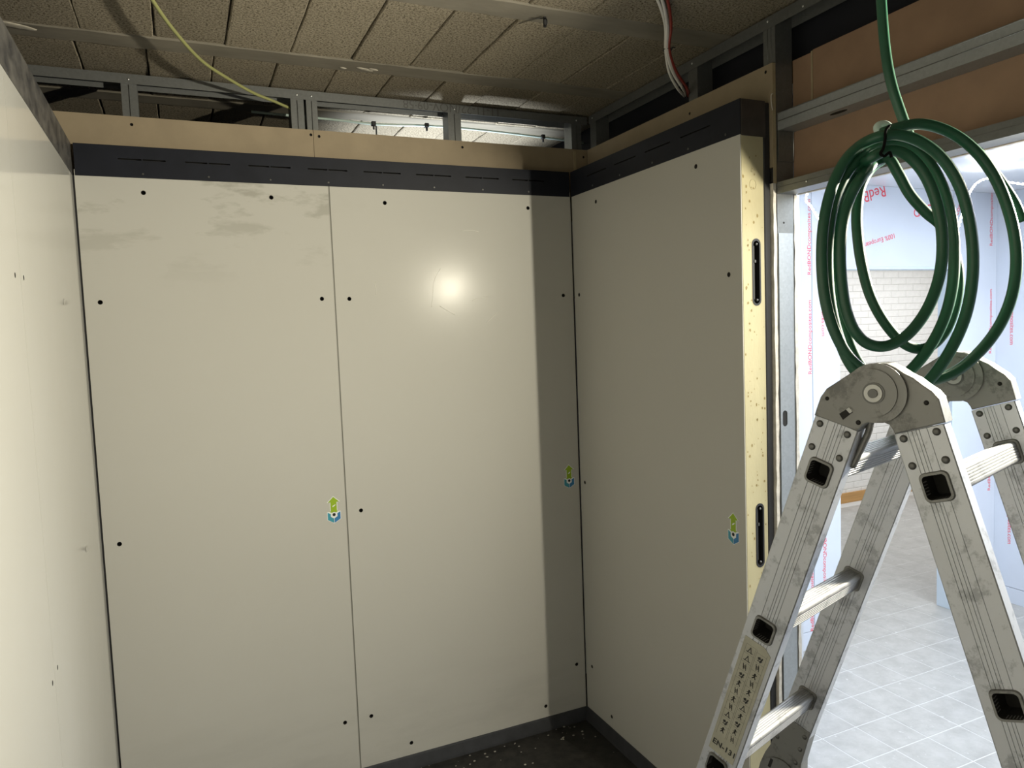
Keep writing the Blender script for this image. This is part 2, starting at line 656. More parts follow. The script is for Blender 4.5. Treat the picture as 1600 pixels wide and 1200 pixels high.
rows = [(0.415, 0.91, -1.85), (-0.185, 0.308, -1.869), (-0.785, -0.292, -1.840), (-1.385, -0.895, -1.858), (-1.985, -1.495, -1.85)]
for ri, (ya, yb, xs) in enumerate(rows):
    kinds = [block_mesh(PITCH, yb - ya, ri * 10 + q) for q in range(3)]
    for k in range(-3, 11):
        x = xs + k * PITCH
        if not any(in_view((x + a * PITCH, ya + c * (yb - ya), ZC), 40) for a in (0, 0.5, 1) for c in (0, 0.5, 1)):
            continue
        o = bpy.data.objects.new('block', kinds[k % 3])
        COL.objects.link(o)
        dx = 0.0
        o.location = (x + dx, ya, ZC + random.uniform(-0.002, 0.003))
        o.rotation_euler = (0, 0, random.uniform(-0.004, 0.004))
        o.parent = ceil
for (ya, yb) in [(0.308, 0.415), (-0.292, -0.185), (-0.895, -0.785), (-1.495, -1.385)]:
    bm = bmesh.new()
    rb = random.Random(int(ya * 1000))
    n = 60
    prev = None
    for i in range(n + 1):
        x = XL - 0.44 + (1.64) * i / n * 2.2
        e0, e1 = rb.uniform(-0.003, 0.002), rb.uniform(-0.002, 0.003)
        zz = rb.uniform(-0.0008, 0.0008)
        ring = [bm.verts.new(p) for p in ((x, ya + e0, ZC + 0.026), (x, ya + e0, ZC + 0.001), (x, ya + 0.006 + e0, ZC - 0.004 + zz), (x, yb - 0.006 + e1, ZC - 0.004 + zz), (x, yb + e1, ZC + 0.001), (x, yb + e1, ZC + 0.026))]
        if prev:
            for k in range(5):
                bm.faces.new((prev[k], prev[k + 1], ring[k + 1], ring[k]))
        prev = ring
    from_bm('beam', bm, 'beam', ceil)

# ------------------------------------------------------------------ back wall
R_H = 0.0080
wb = put(empty('wall_back', (0, 0, 0)), 'back wall of tall off white insulated panels below a tan board strip', 'wall', kind='structure')
holesA = [(-1.707, 2.347), (-1.278, 2.347), (-1.866, 1.968), (-1.113, 1.967), (-1.865, 1.117), (-1.113, 1.119), (-1.116, 0.266)]
holesB = [(-0.846, 2.342), (-0.215, 2.342), (-1.007, 1.965), (-0.056, 1.964), (-1.006, 1.121), (-0.057, 1.129), (-0.049, 0.268), (-1.009, 0.266), (-0.847, 0.108), (-0.215, 0.109)]
GAP = 0.0028
pA = plate('panel', rect(XL + 0.006, Z0, XJ - GAP, Z1 + 0.02), [circle(u, v, R_H) for u, v in holesA], 0.044, 0.016, BACK, ['panel', 'hole'], wb)
pA['label'] = 'panel with smeared dirt along its top'
pB = plate('panel', rect(XJ + GAP, Z0, -0.006, Z1 + 0.02), [circle(u, v, R_H) for u, v in holesB], 0.044, 0.016, BACK, ['panel_second', 'hole'], wb)
pB['label'] = 'panel with the lamp glare'
bm = bmesh.new()
add_box(bm, (-0.012, 0.003, 0.0), (-0.0002, 0.03, Z1))
add_box(bm, (XL + 0.0002, 0.003, 0.0), (XL + 0.012, 0.03, Z1))
from_bm('joint_seal', bm, 'rubber', wb)
box('joint_seal', (XJ - 0.006, 0.0022, 0.0), (XJ + 0.006, 0.03, Z1), 'seal', wb)
# fibre board strips above the trim, holes for the screws
for (u0, u1, hs) in ((XL - 0.11, -1.1025, [(-1.73, 2.592), (-1.111, 2.601)]), (-1.1010, XB - 0.0005, [(-1.080, 2.597), (-0.487, 2.594), (0.098, 2.588)])):
    plate('board_strip', rect(u0, 2.30, u1, ZM), [circle(u, v, 0.0056, 10) for u, v in hs], 0.012, 0.008, shift(BACK, dy=YB), ['mdf', 'hole'], wb)
box('shim_block', (0.045, 0.0475, 2.42), (0.058, 0.0499, 2.612), 'mdf_edge', wb)


def sticker(parent, uc, vc, xf, s=1.0):
    """green arrow standing on a blue cup with a screw hole in it: flat self adhesive print"""
    def flat(name, pts, m, w):
        n = len(pts)
        vs = [xf(uc + p[0] * s, vc + p[1] * s, w) for p in pts] + [xf(uc + p[0] * s, vc + p[1] * s, 0.0001) for p in pts]
        fs = [tuple(range(n))] + [(i, (i + 1) % n, n + (i + 1) % n, n + i) for i in range(n)]
        bm = bmesh.new()
        bv = [bm.verts.new(v) for v in vs]
        for f in fs:
            bm.faces.new([bv[i] for i in f])
        bm.normal_update()
        bmesh.ops.triangulate(bm, faces=[f for f in bm.faces if len(f.verts) > 4])
        return from_bm(name, bm, m, parent)
    flat('sticker_backing', [(-0.027, 0.012), (-0.027, -0.020), (0.0, -0.035), (0.027, -0.020), (0.027, 0.012), (0.0145, 0.014), (0.0145, 0.050), (0.026, 0.050), (0.0, 0.074), (-0.026, 0.050), (-0.0145, 0.050), (-0.0145, 0.014)], 'sticker_white', 0.0004)
    flat('arrow_print', [(-0.012, 0.014), (-0.019, 0.014), (0.0, 0.003), (0.019, 0.014), (0.012, 0.014), (0.012, 0.050), (0.022, 0.050), (0.0, 0.071), (-0.022, 0.050), (-0.012, 0.050)], 'sticker_green', 0.0007)
    flat('cup_print', [(-0.025, 0.010), (-0.013, 0.004), (-0.013, -0.008), (-0.001, -0.015), (-0.001, -0.033), (-0.025, -0.019)], 'sticker_teal', 0.0007)
    flat('cup_print', [(0.025, 0.010), (0.013, 0.004), (0.013, -0.008), (0.001, -0.015), (0.001, -0.033), (0.025, -0.019)], 'sticker_blue', 0.0007)
    flat('arrow_lettering', [(-0.006, 0.030), (0.004, 0.034), (0.008, 0.041), (-0.003, 0.036)], 'sticker_white', 0.0009)
    flat('sticker_ring', circle(0, 0, 0.0105, 16), 'sticker_white', 0.0010)
    flat('sticker_hole', circle(0, 0, 0.0062, 14), 'hole', 0.0012)


sticker(pA, -1.113, 1.119, BACK)
sticker(pB, -0.057, 1.129, BACK)

# fine curved scratches in the coating of the second panel
scr = mat('scratch_bare', (0.72, 0.71, 0.66), 0.35)
for (pxs) in (((688, 420), (681, 432), (677, 446), (676, 462), (674, 480)), ((687, 478), (698, 485), (711, 492)), ((760, 504), (768, 497), (777, 488)), ((738, 470), (748, 466), (762, 463)), ((720, 361), (736, 360), (748, 362)), ((585, 440), (587, 450), (588, 461))):
    pp = []
    for (px, py) in pxs:
        v = CAM_R @ Vector(((px - 800) / 1151.37, -(py - 600) / 1151.37, -1))
        q = CAM_LOC + v * ((0.0002 - CAM_LOC.y) / v.y)
        pp.append((q.x, -0.0001, q.z))
    tube('scratch', pp, 0.0009, scr, pB, 5, 4)
# pale plaster smear on the ceiling beam
bm = bmesh.new()
for (x, y, sx, sy) in ((-0.955, -0.225, 0.035, 0.010), (-0.925, -0.232, 0.020, 0.008), (-1.03, -0.215, 0.014, 0.006), (-2.02, -0.27, 0.07, 0.02)):
    bmesh.ops.create_icosphere(bm, subdivisions=2, radius=1.0, matrix=Matrix.Translation((x, y, ZC - 0.0045)) @ Matrix.Rotation(0.3, 4, 'Z') @ Matrix.Diagonal((sx, sy, 0.003, 1)))
put(from_bm('plaster_smear', bm, mat('plaster_pale', (0.42, 0.385, 0.32), 0.9, var=0.3, vscale=60), ceil, True), kind='stuff')

# ------------------------------------------------------------------ right wall and its free end
wr = put(empty('wall_right', (0, 0, 0)), 'short right partition panel with pale yellow foam end beside the doorway', 'wall', kind='structure')
holesR = [(-0.210, 2.341), (-0.867, 2.345), (-0.044, 1.963), (-1.022, 1.970), (-0.043, 1.121), (-1.024, 1.119), (-0.056, 0.269), (-0.217, 0.108)]
pR = plate('panel', rect(YE + 0.0015, Z0, -0.003, Z1 + 0.02), [circle(u, v, R_H) for u, v in holesR], 0.003, 0.0028, RIGHT, ['panel_plain', 'hole'], wr)
sticker(pR, -1.024, 1.119, lambda u, v, w: (-w, -1.024 - (u + 1.024), v))
END = lambda u, v, w: (u, YE - w, v)
foam = plate('foam_end', rect(0.0032, 0.0, 0.090, Z1 + 0.02), [stadium(0.057, 1.972, 0.030, 0.205), stadium(0.057, 1.122, 0.030, 0.205)], 1.07, 0.05, END, ['foam', 'rubber'], wr)
box('rear_sheet', (0.0902, YE + 0.0015, 0.0), (0.0918, -0.006, Z1), 'panel_plain', wr)
for vz in (1.972, 1.122):
    # cam lock housing: oval rim, slot walls, hook and bolts
    ring_o = stadium(0.057, vz, 0.035, 0.212)
    ring_i = stadium(0.057, vz, 0.024, 0.198)
    lk = plate('lock_rim', ring_o, [ring_i], 0.004, 0.003, shift(END, dy=-0.0012), ['rubber', 'rubber'], foam, 1, False)
    box('lock_hook', (0.053, YE + 0.004, vz + 0.03), (0.061, YE + 0.02, vz + 0.040), 'rivet', foam, 0.001)
    box('lock_bar', (0.0545, YE + 0.010, vz - 0.085), (0.0595, YE + 0.022, vz + 0.085), 'rivet', foam, 0.001)
    for dz in (-0.088, 0.088):
        bm2 = bmesh.new()
        bmesh.ops.create_uvsphere(bm2, u_segments=8, v_segments=5, radius=0.0045, matrix=Matrix.Translation((0.057, YE - 0.001, vz + dz)))
        from_bm('lock_bolt', bm2, 'rivet', foam, True)
# small pits and knife marks in the foam
bm = bmesh.new()
rnd = random.Random(3)
for _ in range(120):
    u = rnd.uniform(0.008, 0.084)
    v = rnd.uniform(0.6, 2.37)
    if 0.036 < u < 0.078 and (abs(v - 1.972) < 0.12 or abs(v - 1.122) < 0.12):
        continue
    s = rnd.choice((0.0014, 0.0018, 0.0024, 0.0036))
    pts = [(u + s * math.cos(a) * rnd.uniform(0.6, 1.3), v + s * 1.5 * math.sin(a) * rnd.uniform(0.6, 1.3)) for a in [i * math.pi / 3 for i in range(6)]]
    bm.faces.new([bm.verts.new((p[0], YE - 0.0006, p[1])) for p in pts])
put(from_bm('foam_pits', bm, 'foam_pit', foam), kind='stuff')
# an embossed oval and arrow on the foam
tube('embossed_mark', [(0.047 + 0.013 * math.cos(a), YE - 0.0004, 2.245 + 0.016 * math.sin(a)) for a in [i * math.pi / 6 for i in range(13)]], 0.0010, 'foam', foam, 6, 3)
tube('embossed_mark', [(0.040, YE - 0.0004, 2.285), (0.045, YE - 0.0004, 2.312), (0.053, YE - 0.0004, 2.288), (0.041, YE - 0.0004, 2.283)], 0.0010, 'foam', foam, 6, 3, smooth_path=False)
box('end_gasket', (0.0922, YE - 0.002, 0.0), (0.1160, YE + 0.05, Z2 - 0.004), 'rubber', wr, 0.002)
# fibre board over the trim on the right wall and the plasterboard edge running down the jamb
plate('board_strip', rect(YJ + 0.0006, 2.30, 0.0485, ZM), [circle(-0.690, 2.578, 0.0052, 10), circle(-1.072, 2.600, 0.0052, 10)], 0.0128, 0.008, shift(RIGHT, dx=XB), ['mdf', 'hole'], wr)
box('board_end', (XB, YJ - 0.0008, 2.25), (XB + 0.0128, YJ + 0.0004, ZM), 'mdf_edge', wr)


def ragged_strip(name, x0, x1, y0, y1, z0, z1, m, parent, amp=0.0016, step=0.035, seed=0):
    rnd = random.Random(seed)
    n = int((z1 - z0) / step)
    verts, faces = [], []
    for i in range(n + 1):
        z = z0 + (z1 - z0) * i / n
        a = rnd.uniform(-amp, amp)
        b = rnd.uniform(-amp, amp)
        verts += [(x0 + a, y0, z), (x1 + b, y0, z), (x1, y1, z), (x0, y1, z)]
    for i in range(n):
        for k in range(4):
            faces.append((i * 4 + k, i * 4 + (k + 1) % 4, i * 4 + 4 + (k + 1) % 4, i * 4 + 4 + k))
    faces += [(3, 2, 1, 0), (n * 4, n * 4 + 1, n * 4 + 2, n * 4 + 3)]
    return pydata(name, verts, faces, m, parent)


ragged_strip('plasterboard_edge', XB, XB + 0.0125, YJ + 0.001, YJ + 0.08, 0.0, 2.25, 'gypsum', wr, seed=1)
ragged_strip('plasterboard_edge', 0.2022, 0.2145, YJ - 0.001, YJ + 0.9, 0.0, 2.215, 'gypsum', wr, amp=0.002, seed=2)
# torn paper hanging at the top of the strip
tube('paper_shred', [(0.1165, YJ - 0.001, 2.475), (0.108, YJ - 0.006, 2.485), (0.104, YJ - 0.008, 2.50), (0.106, YJ - 0.006, 2.518), (0.1165, YJ - 0.002, 2.525)], 0.0016, 'gypsum', wr, 5, 4)

# ------------------------------------------------------------------ left wall
wl = put(empty('wall_left', (0, 0, 0)), 'left wall of glossy off white panels seen at a steep angle', 'wall', kind='structure')
LEFT = lambda u, v, w: (XL + w, u, v)
plate('panel', rect(-1.068, Z0, -0.0005, Z1 + 0.02), [circle(-1.034, 1.970, 0.006, 10), circle(-1.028, 1.105, 0.006, 10)], 0.05, 0.016, LEFT, ['panel_gloss', 'hole'], wl)
plate('panel', rect(-2.20, Z0, -1.0695, Z1 + 0.02), [circle(-1.125, 1.968, 0.006, 10), circle(-1.100, 1.100, 0.006, 10)], 0.05, 0.016, LEFT, ['panel_gloss', 'hole'], wl)
plate('panel', rect(YFRONT, Z0, -2.2015, Z1 + 0.02), [], 0.05, 0.016, LEFT, ['panel_gloss', 'hole'], wl)
for (u, v) in ((-0.447, 1.948), (-0.401, 1.212)):
    pydata('filled_screw', [LEFT(u + 0.014 * math.cos(a), v + 0.009 * math.sin(a), 0.0006) for a in [i * math.pi / 7 for i in range(14)]], [tuple(range(14))], mat('filler_grey', (0.42, 0.41, 0.38), 0.6), wl)

# wall behind the viewpoint and the rest of the right side
wf = box('wall_front', (XL - 0.2, YFRONT - 0.1, 0), (3.3, YFRONT, 2.80), 'rear')
put(wf, 'plain grey wall behind the viewer', 'wall', kind='structure')

# ------------------------------------------------------------------ black top trims with slots
def slot_rects(pairs, v, h=0.0052):
    return [rect(min(a, b), v - h / 2, max(a, b), v + h / 2) for a, b in pairs]


pairs = []
for k in range(8):
    a = -1.779 + 0.2135 * k
    pairs += [(a, a + 0.0730), (a + 0.0775, a + 0.150)]
t1 = plate('trim_1', rect(XL + 0.0092, Z1, -0.0092, Z2), slot_rects(pairs, 2.4595), 0.050, 0.02, shift(BACK, dy=-0.0015), ['trim', 'hole'])
put(t1, 'long black slotted trim along the top of the back panels', 'trim', kind='structure')
for k in range(8):
    bm = bmesh.new()
    x = -1.704 + 0.2135 * k
    bmesh.ops.create_cone(bm, cap_ends=True, segments=10, radius1=0.0042, radius2=0.003, depth=0.0016, matrix=Matrix.Translation((x, -0.0020, 2.4115)) @ Matrix.Rotation(math.pi / 2, 4, 'X'))
    from_bm('screw', bm, 'rivet', t1)
pairsR = [(-0.145, -0.300), (-0.360, -0.512), (-0.575, -0.729), (-0.789, -0.945)]
t2 = plate('trim_2', rect(YE - 0.002, Z1, -0.0005, Z2), slot_rects(pairsR, 2.4595, 0.0046), 0.09, 0.02, shift(RIGHT, dx=-0.0015), ['trim', 'hole'])
put(t2, 'black slotted trim along the top of the right partition', 'trim', kind='structure')
box('trim_end_cap', (0.0005, YE - 0.0045, Z1 - 0.004), (0.0975, YE - 0.0022, Z2 - 0.001), 'trim_end', t2, 0.0008)
for y in (-0.19, -0.40, -0.62, -0.83, -1.02):
    bm = bmesh.new()
    bmesh.ops.create_cone(bm, cap_ends=True, segments=10, radius1=0.0042, radius2=0.003, depth=0.0016, matrix=Matrix.Translation((-0.0020, y, 2.4115)) @ Matrix.Rotation(math.pi / 2, 4, 'Y'))
    from_bm('screw', bm, 'rivet', t2)
t3 = plate('trim_3', rect(YFRONT, Z1, -0.0005, Z2), [], 0.05, 0.02, lambda u, v, w: (XL + 0.0015 + w, u, v), ['trim_scuffed', 'hole'])
put(t3, 'scuffed black trim along the top of the left wall', 'trim', kind='structure')

# ------------------------------------------------------------------ baseboards
def baseboard(name, pts, m, label):
    """pts: profile (offset, z) swept between two ends given as functions"""
    prof = [(0.0, 0.0), (0.016, 0.0), (0.015, 0.010), (0.006, 0.052), (0.004, 0.058), (0.0, 0.058)]
    vs, fs = [], []
    for f in pts:
        vs += [f(o, z) for o, z in prof]
    n = len(prof)
    fs = [(i, (i + 1) % n, n + (i + 1) % n, n + i) for i in range(n)] + [tuple(range(n - 1, -1, -1)), tuple(range(n, 2 * n))]
    o = pydata(name, vs, fs, m)
    put(o, label, 'baseboard', kind='structure')


baseboard('baseboard_back', [lambda o, z: (XL + 0.001 + o, -0.0005 - o, z), lambda o, z: (-0.0005 - o, -0.0005 - o, z)], 'base', 'dark skirting strip along the foot of the back panels')
baseboard('baseboard_right', [lambda o, z: (-0.0008 - o, -0.001 - o, z), lambda o, z: (-0.0008 - o, YE + 0.002, z)], 'base', 'dark skirting strip along the foot of the right partition')
baseboard('baseboard_left', [lambda o, z: (XL + 0.0008 + o, -0.001 - o, z), lambda o, z: (XL + 0.0008 + o, YFRONT + 0.01, z)], 'base', 'dark skirting strip along the foot of the left wall')

# crumbs of plaster on the black floor in the corner
bm = bmesh.new()
rnd = random.Random(11)
for _ in range(60):
    x = -rnd.uniform(0.02, 0.85)
    y = -rnd.uniform(0.02, 0.12) if rnd.random() < 0.6 else -rnd.uniform(0.02, 0.6)
    s = rnd.uniform(0.0012, 0.005)
    bmesh.ops.create_icosphere(bm, subdivisions=1, radius=s, matrix=Matrix.Translation((x, y, s * 0.4)) @ Matrix.Diagonal((1.3, 1, 0.6, 1)))
put(from_bm('plaster_crumbs', bm, mat('crumb', (0.30, 0.285, 0.25), 0.9)), 'small pale plaster crumbs scattered on the black floor', 'debris', kind='stuff')

# ------------------------------------------------------------------ steel stud frames
def c_profile(name, a, b, web_axis, parent, open_dir=1, lip=True):
    pass


def channel(name, path0, path1, side, depth, width, parent, t=0.0012, m='steel', lips=0.0):
    """U channel from path0 to path1. side: unit vector pointing from web to the open side; depth = flange length; width along third axis"""
    p0, p1 = Vector(path0), Vector(path1)
    d = (p1 - p0).normalized()
    s = Vector(side).normalized()
    w = d.cross(s).normalized()
    h = width / 2
    prof = [(-h, 0), (h, 0), (h, depth)]
    if lips:
        prof += [(h - lips, depth), (h - lips, depth - t), (h - t, depth - t)]
    else:
        prof += [(h - t, depth)]
    prof += [(h - t, t), (-h + t, t)]
    if lips:
        prof += [(-h + t, depth - t), (-h + lips, depth - t), (-h + lips, depth), (-h, depth)]
    else:
        prof += [(-h + t, depth), (-h, depth)]
    n = len(prof)
    vs = [p + w * a + s * b for p in (p0, p1) for a, b in prof]
    bm = bmesh.new()
    bv = [bm.verts.new(v) for v in vs]
    for i in range(n):
        bm.faces.new((bv[i], bv[(i + 1) % n], bv[n + (i + 1) % n], bv[n + i]))
    f0 = bm.faces.new([bv[i] for i in range(n - 1, -1, -1)])
    f1 = bm.faces.new([bv[n + i] for i in range(n)])
    bm.normal_update()
    bmesh.ops.triangulate(bm, faces=[f0, f1])
    return from_bm(name, bm, m, parent)


def ridge(name, p0, p1, r, parent, m='steel'):
    return tube(name, [p0, p1], r, m, parent, 6, 1, smooth_path=False)


def screw_head(parent, loc, axis, r=0.0038):
    bm = bmesh.new()
    rot = Matrix.Rotation(math.pi / 2, 4, 'X') if axis == 'y' else Matrix.Rotation(math.pi / 2, 4, 'Y')
    bmesh.ops.create_uvsphere(bm, u_segments=10, v_segments=6, radius=r, matrix=Matrix.Translation(loc) @ rot @ Matrix.Diagonal((1, 1, 0.5, 1)))
    return from_bm('screw', bm, 'screw', parent, True)


YS = YB + 0.0125       # front face of the back studs
DS = 0.072
sf = put(empty('stud_frame', (-0.9, YS + DS / 2, 0)), 'galvanised steel stud frame showing above the back wall board', 'stud frame')


def rel(o, root):
    o.parent = root
    o.matrix_parent_inverse = Matrix.Translation(-Vector(root.location))
    return o


tr = channel('track', (XL - 0.12, YS + DS / 2, ZC - 0.0075), (XB + 0.012, YS + DS / 2, ZC - 0.0075), (0, 0, -1), 0.034, DS, None)
rel(tr, sf)
for (x0, x1) in ((-1.756, -1.705), (-1.178, -1.129), (-1.120, -1.078), (-0.540, -0.483), (0.048, 0.098)):
    c = channel('stud', (x0, YS + 0.0012 + DS / 2, 2.2), (x0, YS + 0.0012 + DS / 2, ZC - 0.010), (1, 0, 0), x1 - x0, DS - 0.003, None, lips=0.008)
    rel(c, sf)
    mx = (x0 + x1) / 2
    c2 = ridge('stud_bead', (mx, YS + 0.0010, 2.2), (mx, YS + 0.0010, ZC - 0.045), 0.0011, None)
    rel(c2, sf)
    s = screw_head(None, (mx, YS - 0.0008, 2.752), 'y')
    rel(s, sf)

# printed production code on the track flange
bt = text_mesh('code_lettering', '11-11-22/NOV-09:58', 0.050, frame((-0.30, YS - 0.0003, 2.757), (-1, 0, 0), (0, 0, -1)), mat('faint_print', (0.10, 0.10, 0.095), 0.7), None, 0.0001, 'LEFT', 1.0)
rel(put(bt, kind='stuff'), sf)

XS = XB + 0.0130
DX = 0.071
XSE = XS + DX
sr = put(empty('stud_frame', (XS + DX / 2, -0.5, 0)), 'galvanised steel stud frame above the right partition and around the doorway', 'stud frame')
rel(channel('track', (XS + DX / 2, 0.048, ZC - 0.0075), (XS + DX / 2, YJ - 0.055, ZC - 0.0075), (0, 0, -1), 0.036, DX, None), sr)
for (y0, y1, zb) in ((0.042, -0.008, 2.2), (-0.668, -0.718, 2.2)):
    rel(channel('stud', (XS + 0.001 + DX / 2, y1, zb), (XS + 0.001 + DX / 2, y1, ZC - 0.010), (0, 1, 0), y0 - y1, DX - 0.003, None, lips=0.008), sr)
    rel(screw_head(None, (XS - 0.0008, (y0 + y1) / 2, 2.755), 'x'), sr)
# doorway jamb stud: web faces the doorway
jamb = plate('stud', rect(XS + 0.0014, 0.0, XSE - 0.0016, ZC - 0.012), [stadium(0.152, 1.499, 0.0200, 0.052), circle(0.158, 2.127, 0.0036, 10), circle(0.150, 2.406, 0.0042, 10), circle(0.150, 2.345, 0.003, 10)], 0.0014, 0.0012, lambda u, v, w: (u, YJ - w, v), ['steel', 'hole'], None)
rel(jamb, sr)
rel(box('stud_flange', (XS + 0.0014, YJ + 0.0005, 0.0), (XS + 0.0026, YJ + 0.052, ZC - 0.012), 'steel'), sr)
rel(box('stud_flange', (XSE - 0.0028, YJ + 0.0005, 0.0), (XSE - 0.0016, YJ + 0.052, ZC - 0.012), 'steel'), sr)
for y in (YJ + 0.018, YJ + 0.033):
    rel(ridge('stud_bead', (XS + 0.0012, y, ZM), (XS + 0.0012, y, 2.735), 0.0010, None), sr)
for (y, z) in ((-1.07, 2.757),):
    rel(screw_head(None, (XS - 0.0008, y, z), 'x'), sr)
# short angle plate lapped onto the jamb below the header and bent tab above
rel(plate('jamb_plate', rect(XS + 0.004, 0.0, XSE - 0.008, 2.094), [stadium(0.152, 1.499, 0.0200, 0.052)], 0.0011, 0.0010, lambda u, v, w: (u, YJ - 0.0026 - w, v), ['zinc', 'hole'], None), sr)
rel(box('bent_tab', (XS + 0.006, YJ - 0.0042, 2.318), (XSE - 0.003, YJ - 0.0026, 2.442), 'steel', None, 0.0004), sr)
rel(tube('tab_edge', [(XSE - 0.003, YJ - 0.005, 2.322), (XSE - 0.003, YJ - 0.005, 2.438)], 0.0014, 'screw', None, 6, 1, smooth_path=False), sr)

# ------------------------------------------------------------------ door header
YH = -3.35
dh = put(empty('door_header', (XS, -1.6, 0)), 'brown board header with steel channels over the doorway', 'door header')
rel(channel('track', (XS + DX / 2, YJ - 0.0555, ZC - 0.0075), (XS + DX / 2, YH, ZC - 0.0075), (0, 0, -1), 0.036, DX, None), dh)
for (y, z) in ((-1.215, 2.746), (-1.60, 2.75)):
    rel(screw_head(None, (XS - 0.0008, y, z), 'x'), dh)
rel(box('header_board', (XSE + 0.0005, YH, 2.225), (XSE + 0.0125, YJ - 0.001, 2.436), 'header'), dh)
rel(box('header_board', (XSE + 0.0005, -1.178, 2.4365), (XSE + 0.0125, YJ - 0.001, 2.634), 'header'), dh)
rel(box('header_board', (XSE + 0.0005, YH, 2.4365), (XSE + 0.0125, -1.182, 2.640), 'header'), dh)
rel(box('board_joint', (XSE - 0.0022, -1.1830, 2.475), (XSE + 0.0004, -1.1770, 2.637), 'mdf_edge'), dh)
# upper channel: web downward, with a raised bead along its face
up = channel('steel_channel', (XS + DX / 2, YJ - 0.006, 2.412), (XS + DX / 2, YH, 2.412), (0, 0, 1), 0.052, DX - 0.002, None, m='zinc')
rel(up, dh)
rel(ridge('channel_bead', (XS - 0.0002, YJ - 0.006, 2.440), (XS - 0.0002, YH, 2.440), 0.0012, None), dh)
rel(ridge('channel_bead', (XS + 0.0002, YJ - 0.006, 2.464), (XS + 0.0002, YH, 2.464), 0.0014, None, 'zinc'), dh)
# oval service hole in the channel web, a dark rimmed opening
ov = [(XS + 0.030 + 0.010 * math.cos(a), -1.315 + 0.030 * math.sin(a)) for a in [i * math.pi / 8 for i in range(16)]]
rel(pydata('service_hole', [(x, y, 2.4112) for x, y in ov] + [(x, y, 2.4150) for x, y in ov], [tuple(range(16))] + [(i, (i + 1) % 16, 16 + (i + 1) % 16, 16 + i) for i in range(16)], 'hole'), dh)
lo = channel('steel_channel', (XS + DX / 2, YJ - 0.002, 2.2165), (XS + DX / 2, YH, 2.2165), (0, 0, 1), 0.036, DX, None)
rel(lo, dh)
rel(ridge('channel_bead', (XS - 0.0002, YJ - 0.002, 2.236), (XS - 0.0002, YH, 2.236), 0.0010, None), dh)
rel(screw_head(None, (XS - 0.001, -1.222, 2.232), 'x', 0.0034), dh)
rel(box('plasterboard_edge', (XSE + 0.0130, YH, 2.2165), (XSE + 0.0255, YJ - 0.002, 2.60), 'gypsum'), dh)

# added near-black sheet: hides the lit slab so the void looks dark
wm = box('added_shade_sheet', (0.2420, YFRONT, ZF + 0.0310), (0.2480, 0.984, 2.8025), mat('shade_sheet_dark', (0.006, 0.007, 0.013), 0.8))
put(wm, 'added dark sheet standing in for shade above the door header', 'shade sheet', kind='structure')

# ------------------------------------------------------------------ bright room beyond the doorway
wA = put(empty('wall_back', (1.6, YF, 0)), 'film covered white wall with an opening beyond the doorway', 'wall', kind='structure')
SURF = lambda dy: shift(BACK, dy=dy)
for (x0, x1, z0, z1) in ((0.216, 1.468, 0.102, ZF), (1.472, 1.672, 0.102, ZF), (0.216, 1.672, 0.0, 0.099), (1.675, 2.598, 2.094, ZF), (2.601, XR - 0.001, 0.102, ZF), (2.601, XR - 0.001, 0.0, 0.099)):
    rel(box('panel', (x0, YF, z0), (x1, YF + 0.09, z1), 'film', None, 0.0012), wA)
rel(box('edge_profile', (2.592, YF - 0.003, 0.0), (2.601, YF + 0.094, 2.094), 'film_edge', None, 0.001), wA)
rel(box('edge_profile', (1.675, YF - 0.003, 2.080), (2.592, YF + 0.094, 2.094), 'film_edge', None, 0.001), wA)

wB = put(empty('wall_right', (XR, -1.2, 0)), 'film covered white side wall at the far right of the bright room', 'wall', kind='structure')
for (y0, y1, z0, z1) in ((YF + 0.09, -1.0, 0.102, ZF), (-1.004, -2.2, 0.102, ZF), (-2.204, YFRONT + 0.001, 0.102, ZF), (YF + 0.09, YFRONT + 0.001, 0.0, 0.099)):
    rel(box('panel', (XR, y0, z0), (XR + 0.08, y1, z1), 'film', None, 0.0012), wB)
c2 = box('ceiling', (0.216, YFRONT + 0.001, ZF + 0.0005), (XR + 0.08, YF + 0.09, ZF + 0.03), 'ceilfilm')
put(c2, 'low white glossy ceiling of the bright room beyond the doorway', 'ceiling', kind='structure')
ws = box('wall_side', (XS, YFRONT + 0.001, 0.0), (0.2145, YH - 0.001, 2.77), 'panel_plain')
put(ws, 'white wall beyond the near side of the doorway', 'wall', kind='structure')
# the wall between the two rooms behind the right partition
wp = box('wall_partition', (0.2148, YJ + 0.004, 0.0), (0.2285, 0.038, ZF), 'film')
put(wp, 'film covered rear side of the right partition', 'wall', kind='structure')

# room behind the opening: white painted brick wall
YBR = 2.30
wk = box('wall_brick', (1.3, YBR + 0.004, 0.0), (6.6, YBR + 0.12, 2.75), 'mortar')
put(wk, 'white painted brick wall seen through the far opening', 'wall', kind='structure')
bmk = bmesh.new()
add_box(bmk, (0.003, -0.0005, 0.003), (0.209, 0.006, 0.0615), 0.0025)
bmesh.ops.recalc_face_normals(bmk, faces=bmk.faces)
brick_me = bpy.data.meshes.new('brick')
bmk.to_mesh(brick_me)
bmk.free()
brick_me.materials.append(M['brick'])
cand = []
for r in range(0, 41):
    for k in range(0, 24):
        x = 1.4 + 0.212 * k + (0.106 if r % 2 else 0)
        z = r * 0.0645
        cx, cz = x + 0.1, z + 0.03
        # keep what the opening lets the viewer see
        t = (YF + 0.05 - CAM_LOC.y) / (YBR - CAM_LOC.y)
        xo = CAM_LOC.x + (cx - CAM_LOC.x) * t
        zo = CAM_LOC.z + (cz - CAM_LOC.z) * t
        if 1.50 < xo < 2.75 and zo < 2.16:
            cand.append((x, z, abs(xo - 2.05)))
cand.sort(key=lambda c: c[2])
